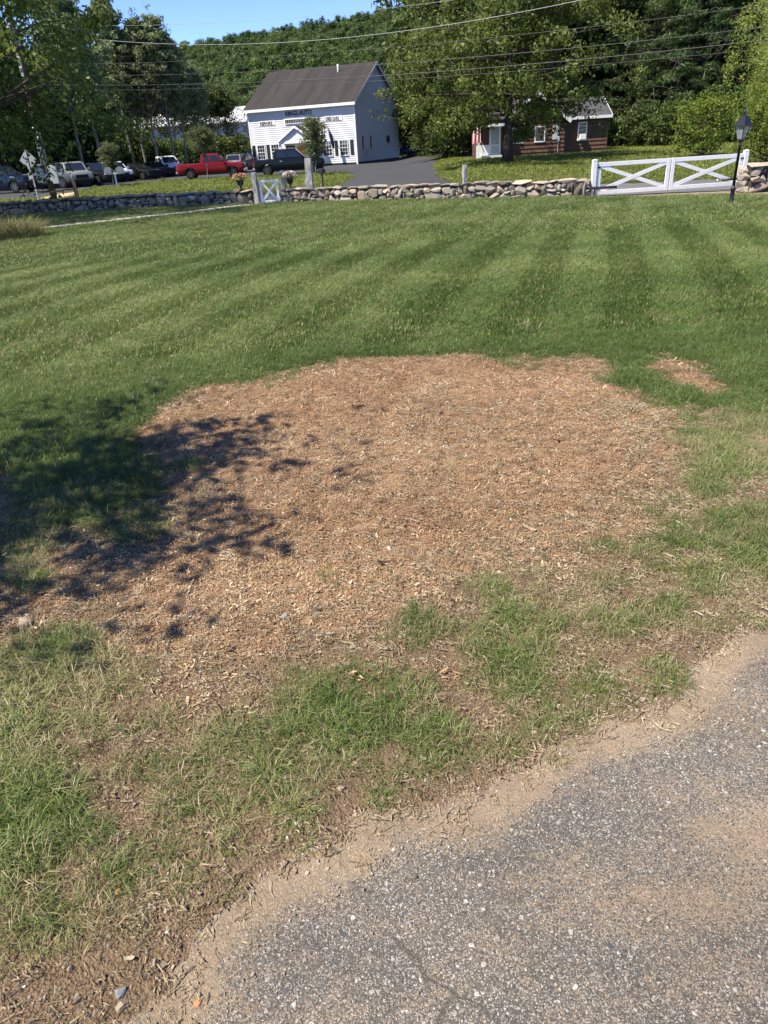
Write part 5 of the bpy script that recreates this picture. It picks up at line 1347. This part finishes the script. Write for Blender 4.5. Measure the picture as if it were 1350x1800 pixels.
# dry straw and clippings lying flat
strawm = leaf_mat('straw', (.2, .15, .085), (.46, .38, .25), .15, inst='tint')
def straw_mesh(seed):
    r = np.random.default_rng(seed); V = []; F = []
    for b in range(11):
        a = r.uniform(0, 6.28); L = r.uniform(.01, .045); w = r.uniform(.0005, .0013); c = r.normal(0, .02, 2); k = r.normal(0, .35); z = r.uniform(.001, .012); q = len(V)
        for i in range(4):
            t = i / 3 - .5; aa = a + k * t; ux, uy = math.cos(aa), math.sin(aa)
            p_ = (c[0] + ux * L * t, c[1] + uy * L * t); V += [(p_[0] - uy * w, p_[1] + ux * w, z + r.normal(0, .003)), (p_[0] + uy * w, p_[1] - ux * w, z + r.normal(0, .003))]
        for i in range(3): F.append((q + 2 * i, q + 2 * i + 1, q + 2 * i + 3, q + 2 * i + 2))
    me = bpy.data.meshes.new('straw'); me.from_pydata(V, [], F); me.update(); return me
x, y = frustum_pts(52000, .75, 6.2, 1.1)
d, lw_ = turf(x, y); sdv = sdist(x, y, DRIVE); sm = sdist(x, y, MULCH)
keep = (rng.random(len(x)) < np.where(lw_ > .5, .12, .8 - .35 * d) * sstep(-.03, .1, sdv + .2 * fbm(x, y, 6, 3)) * np.where(sm < -.25, .25, 1)); x, y = x[keep], y[keep]; n_ = len(x)
scatter('dry_straw', 'dry straw and dead grass lying over the bare soil', np.stack([x, y, ground_z(x, y) + .002], -1), np.stack([rng.normal(0, .15, n_), rng.normal(0, .15, n_), rng.uniform(0, 6.28, n_)], -1), np.repeat(rng.uniform(.4, 1.05, (n_, 1)), 3, 1), rng.integers(0, 6, n_), [straw_mesh(i) for i in range(6)], strawm, tint=np.clip(rng.normal(.5, .3, n_), 0, 1))

# wood chips
nchip = NT('wood_chip'); tt = nchip.attr('tint', 'INSTANCER')
nchip.base(nchip.mix(nchip.noise(60, 3), nchip.ramp(tt, [(0, (.13, .077, .042)), (.35, (.28, .172, .094)), (.7, (.39, .256, .147)), (.93, (.51, .37, .23)), (1, (.62, .5, .35))]), nchip.ramp(tt, [(0, (.16, .095, .05)), (.5, (.34, .214, .12)), (1, (.56, .42, .27))])), .8, .2); CHIP = nchip.m
def chip_mesh(seed):
    r = np.random.default_rng(seed); V = []; F = []
    for b in range(16):
        L = min(.0026 * math.exp(abs(r.normal(0, .68))), .0115); w = L * r.uniform(.12, .42); th = r.uniform(.0006, .0018); a = r.uniform(0, 6.28); tl = r.normal(0, .35); c = r.normal(0, .018, 2); z0 = r.uniform(.0, .004); k = r.normal(0, .25); q = len(V)
        for i in range(3):
            t = (i - 1); hw = w * (1 if i == 1 else r.uniform(.3, .8))
            for s_ in (-1, 1):
                for zz in (0, th):
                    lx, ly = L * t, hw * s_ + k * L * t * t
                    V.append((c[0] + lx * math.cos(a) - ly * math.sin(a), c[1] + lx * math.sin(a) + ly * math.cos(a), z0 + zz + L * t * tl + .002))
        for i in range(2):
            o_ = q + 4 * i
            F += [(o_ + 1, o_ + 5, o_ + 7, o_ + 3), (o_, o_ + 2, o_ + 6, o_ + 4), (o_, o_ + 4, o_ + 5, o_ + 1), (o_ + 2, o_ + 3, o_ + 7, o_ + 6)]
        F += [(q, q + 1, q + 3, q + 2), (q + 8, q + 10, q + 11, q + 9)]
    me = bpy.data.meshes.new('chips'); me.from_pydata(V, [], F); me.update(); return me
x, y = frustum_pts(100000, 1.4, 6.4, .3)
sm = mulch_d(x, y)
dn = np.clip(.75 + 1.1 * fbm(x, y, 1.6, 4), .2, 1); pr_ = np.where(sm < 0, dn, .55 * np.exp(-sm / .16)) * sstep(.02, .25, sdist(x, y, DRIVE))
keep = rng.random(len(x)) < pr_; x, y = x[keep], y[keep]; n_ = len(x)
scatter('wood_chips', 'reddish brown wood chips spread in a rough round patch on the lawn', np.stack([x, y, ground_z(x, y) + .001], -1), np.stack([rng.normal(0, .2, n_), rng.normal(0, .2, n_), rng.uniform(0, 6.28, n_)], -1),
        np.repeat(np.clip(rng.lognormal(-.42, .3, (n_, 1)), .4, 1.4), 3, 1), rng.integers(0, 10, n_), [chip_mesh(i) for i in range(10)], CHIP, tint=np.clip(rng.normal(.43, .29, n_) + .7 * fbm(x, y, 2, 4), 0, 1))

# gravel along the driveway edge
ngr = NT('gravel'); tg = ngr.attr('tint', 'INSTANCER')
ngr.base(ngr.ramp(tg, [(0, (.1, .09, .08)), (.3, (.2, .155, .11)), (.6, (.3, .235, .165)), (.88, (.38, .32, .25)), (1, (.52, .48, .42))]), .85, .25); GRAV = ngr.m
peb = []
for k in range(8):
    me = STONES[k].copy(); me.materials.clear(); peb.append(me)
x, y = frustum_pts(210000, .7, 4.2, 1.0); sdv = sdist(x, y, DRIVE) + .12 * fbm(x, y, 4, 3)
pr_ = np.where(sdv < 0, .012 + .5 * np.exp(sdv / .05), np.exp(-(sdv / .18) ** 2)) + .02
keep = (rng.random(len(x)) < pr_) & (sdist(x, y, MULCH) > -.1); x, y = x[keep], y[keep]; n_ = len(x)
zz = np.where(sdist(x, y, DRIVE) < .0, np.maximum(ground_z(x, y), .005), ground_z(x, y))
gs = np.clip(rng.lognormal(-5.75, .55, n_), .0014, .011)
scatter('gravel', 'small loose stones and grit along the edge of the driveway', np.stack([x, y, zz + gs * .2], -1), rng.uniform(0, 6.28, (n_, 3)), np.stack([gs * 1.2, gs, gs * .75], -1), rng.integers(0, 8, n_), peb, GRAV, tint=np.clip(rng.normal(.5, .25, n_), 0, 1))

# crumbs of soil
ncr = NT('soil_crumb'); tc = ncr.attr('tint', 'INSTANCER')
ncr.base(ncr.ramp(tc, [(0, (.07, .045, .028)), (.5, (.17, .115, .072)), (1, (.3, .21, .14))]), .95, .1)
x, y = frustum_pts(190000, .7, 6.0, 1.0); d, lw_ = turf(x, y)
keep = (rng.random(len(x)) < np.where(lw_ > .5, 0, .8 * np.clip(1 - d, .1, 1)) * sstep(0, .1, sdist(x, y, DRIVE)) * np.clip(.55 + 1.6 * fbm(x, y, 3, 3), 0, 1)); x, y = x[keep], y[keep]; n_ = len(x)
gs = np.clip(rng.lognormal(-5.5, .55, n_), .0015, .02)
scatter('soil_crumbs', 'crumbly lumps of brown soil on the bare ground', np.stack([x, y, ground_z(x, y) + gs * .1], -1), rng.uniform(0, 6.28, (n_, 3)), np.stack([gs * 1.3, gs, gs * .8], -1), rng.integers(0, 8, n_), [m_.copy() for m_ in peb], ncr.m, tint=np.clip(rng.normal(.5, .25, n_), 0, 1))

# single pieces lying about
def rock(label, u, v, s, col, name='stone', cat='stone', k=3, sq=(1.1, 1, .75), rz=.4):
    q = gz(u, v)[:2]; me = STONES[k].copy(); me.materials.clear(); me.materials.append(simple(name + '_' + str(u), col, .85, .25, 30, bump=.4, bscale=80))
    o = obj(name, me); o.scale = [s * c for c in sq]; o.rotation_euler = (.1, .05, rz); zz = max(gz1(*q), .004 if sdist(np.array([q[0]]), np.array([q[1]]), DRIVE)[0] < 0 else -1)
    o.location = (q[0], q[1], zz + s * sq[2] * .3); return tag(o, label, cat)
rock('larger grey-brown stone at the left end of the bare soil', 50, 1103, .05, (.28, .22, .16), k=1)
rock('smaller tan stone beside the larger one at the left', 82, 1106, .03, (.32, .25, .18), k=5)
rock('round grey stone at the front of the wood chips', 500, 1096, .032, (.3, .28, .26), k=2)
rock('grey stone in the soil at the lower left', 216, 1752, .022, (.26, .26, .25), k=4)
rock('dark grey pebble at the lower edge of the driveway', 397, 1716, .018, (.12, .12, .13), k=6)
rock('orange brick crumb lying on the driveway edge', 347, 1767, .018, (.5, .2, .09), 'brick_fragment', 'brick', 7)
rock('small orange brick crumb in the grass at the lower left', 212, 1577, .016, (.5, .22, .11), 'brick_fragment', 'brick', 9)
rock('orange brick fragment at the front of the wood chips', 657, 1070, .026, (.5, .15, .06), 'brick_fragment', 'brick', 8, (1.2, .8, .4))
def scrap(label, u, v, L, w, col, rz, name='wood_chip', cat='wood chip', bend=.2, th=.004):
    q = gz(u, v)[:2]; m_ = MB(); N_ = 5
    for i in range(N_):
        t = i / (N_ - 1) * 2 - 1; hw = w / 2 * (1 - .55 * t * t) * (1 + .2 * math.sin(i * 2.3)); z_ = bend * L * t * t * .5
        m_.v += [(L / 2 * t, -hw, z_), (L / 2 * t, hw, z_ + .002), (L / 2 * t, hw, z_ + th), (L / 2 * t, -hw, z_ + th)]
    for i in range(N_ - 1):
        for j in range(4): m_.f.append((i * 4 + j, i * 4 + (j + 1) % 4, i * 4 + 4 + (j + 1) % 4, i * 4 + 4 + j))
    m_.f += [(0, 1, 2, 3), (16, 17, 18, 19)]
    o = m_.build(name, simple(name + '_' + str(u), [c_ * (.62 if name == 'wood_chip' else .8) for c_ in col], .9, .35, 60, bump=.6, bscale=200, spec=.1)); o.scale = (.8, .8, .8); o.location = (q[0], q[1], gz1(*q) + .006); o.rotation_euler = (.12, .1, rz); return tag(o, label, cat)
scrap('dark curled bark piece lying on the wood chips near their front', 680, 1001, .1, .032, (.09, .055, .045), .15, 'bark_piece', 'bark', .35)
scrap('reddish dry leaf among the chips at the front left', 322, 1090, .05, .025, (.36, .1, .04), .9, 'dry_leaf', 'leaf', .5, .001)
scrap('tall pinkish dry leaf standing in the shaded grass on the left', 82, 905, .08, .03, (.4, .2, .13), 1.2, 'dry_leaf', 'leaf', .6, .001)
scrap('large pale chip lying in grass at the left', 75, 1312, .045, .02, (.62, .55, .42), .3)
scrap('pale flat chip in the grass clump at the centre', 743, 1343, .03, .012, (.6, .52, .4), -.7)
scrap('pale curved chip on the right part of the patch', 930, 940, .09, .022, (.55, .42, .28), -.8)
scrap('long pale chip curled at the right of the patch', 1030, 930, .1, .016, (.5, .38, .26), -.5)
scrap('pale chip at the front of the dirt tongue', 580, 1126, .035, .012, (.66, .58, .45), .1)
scrap('white chip on the patch right of its middle', 890, 818, .04, .014, (.68, .62, .52), -.3)
scrap('pale split chip in the trampled grass at lower left', 230, 1692, .03, .012, (.64, .56, .36), .1)
scrap('grey twig at the right rim of the patch', 1160, 822, .08, .012, (.45, .42, .36), .2)
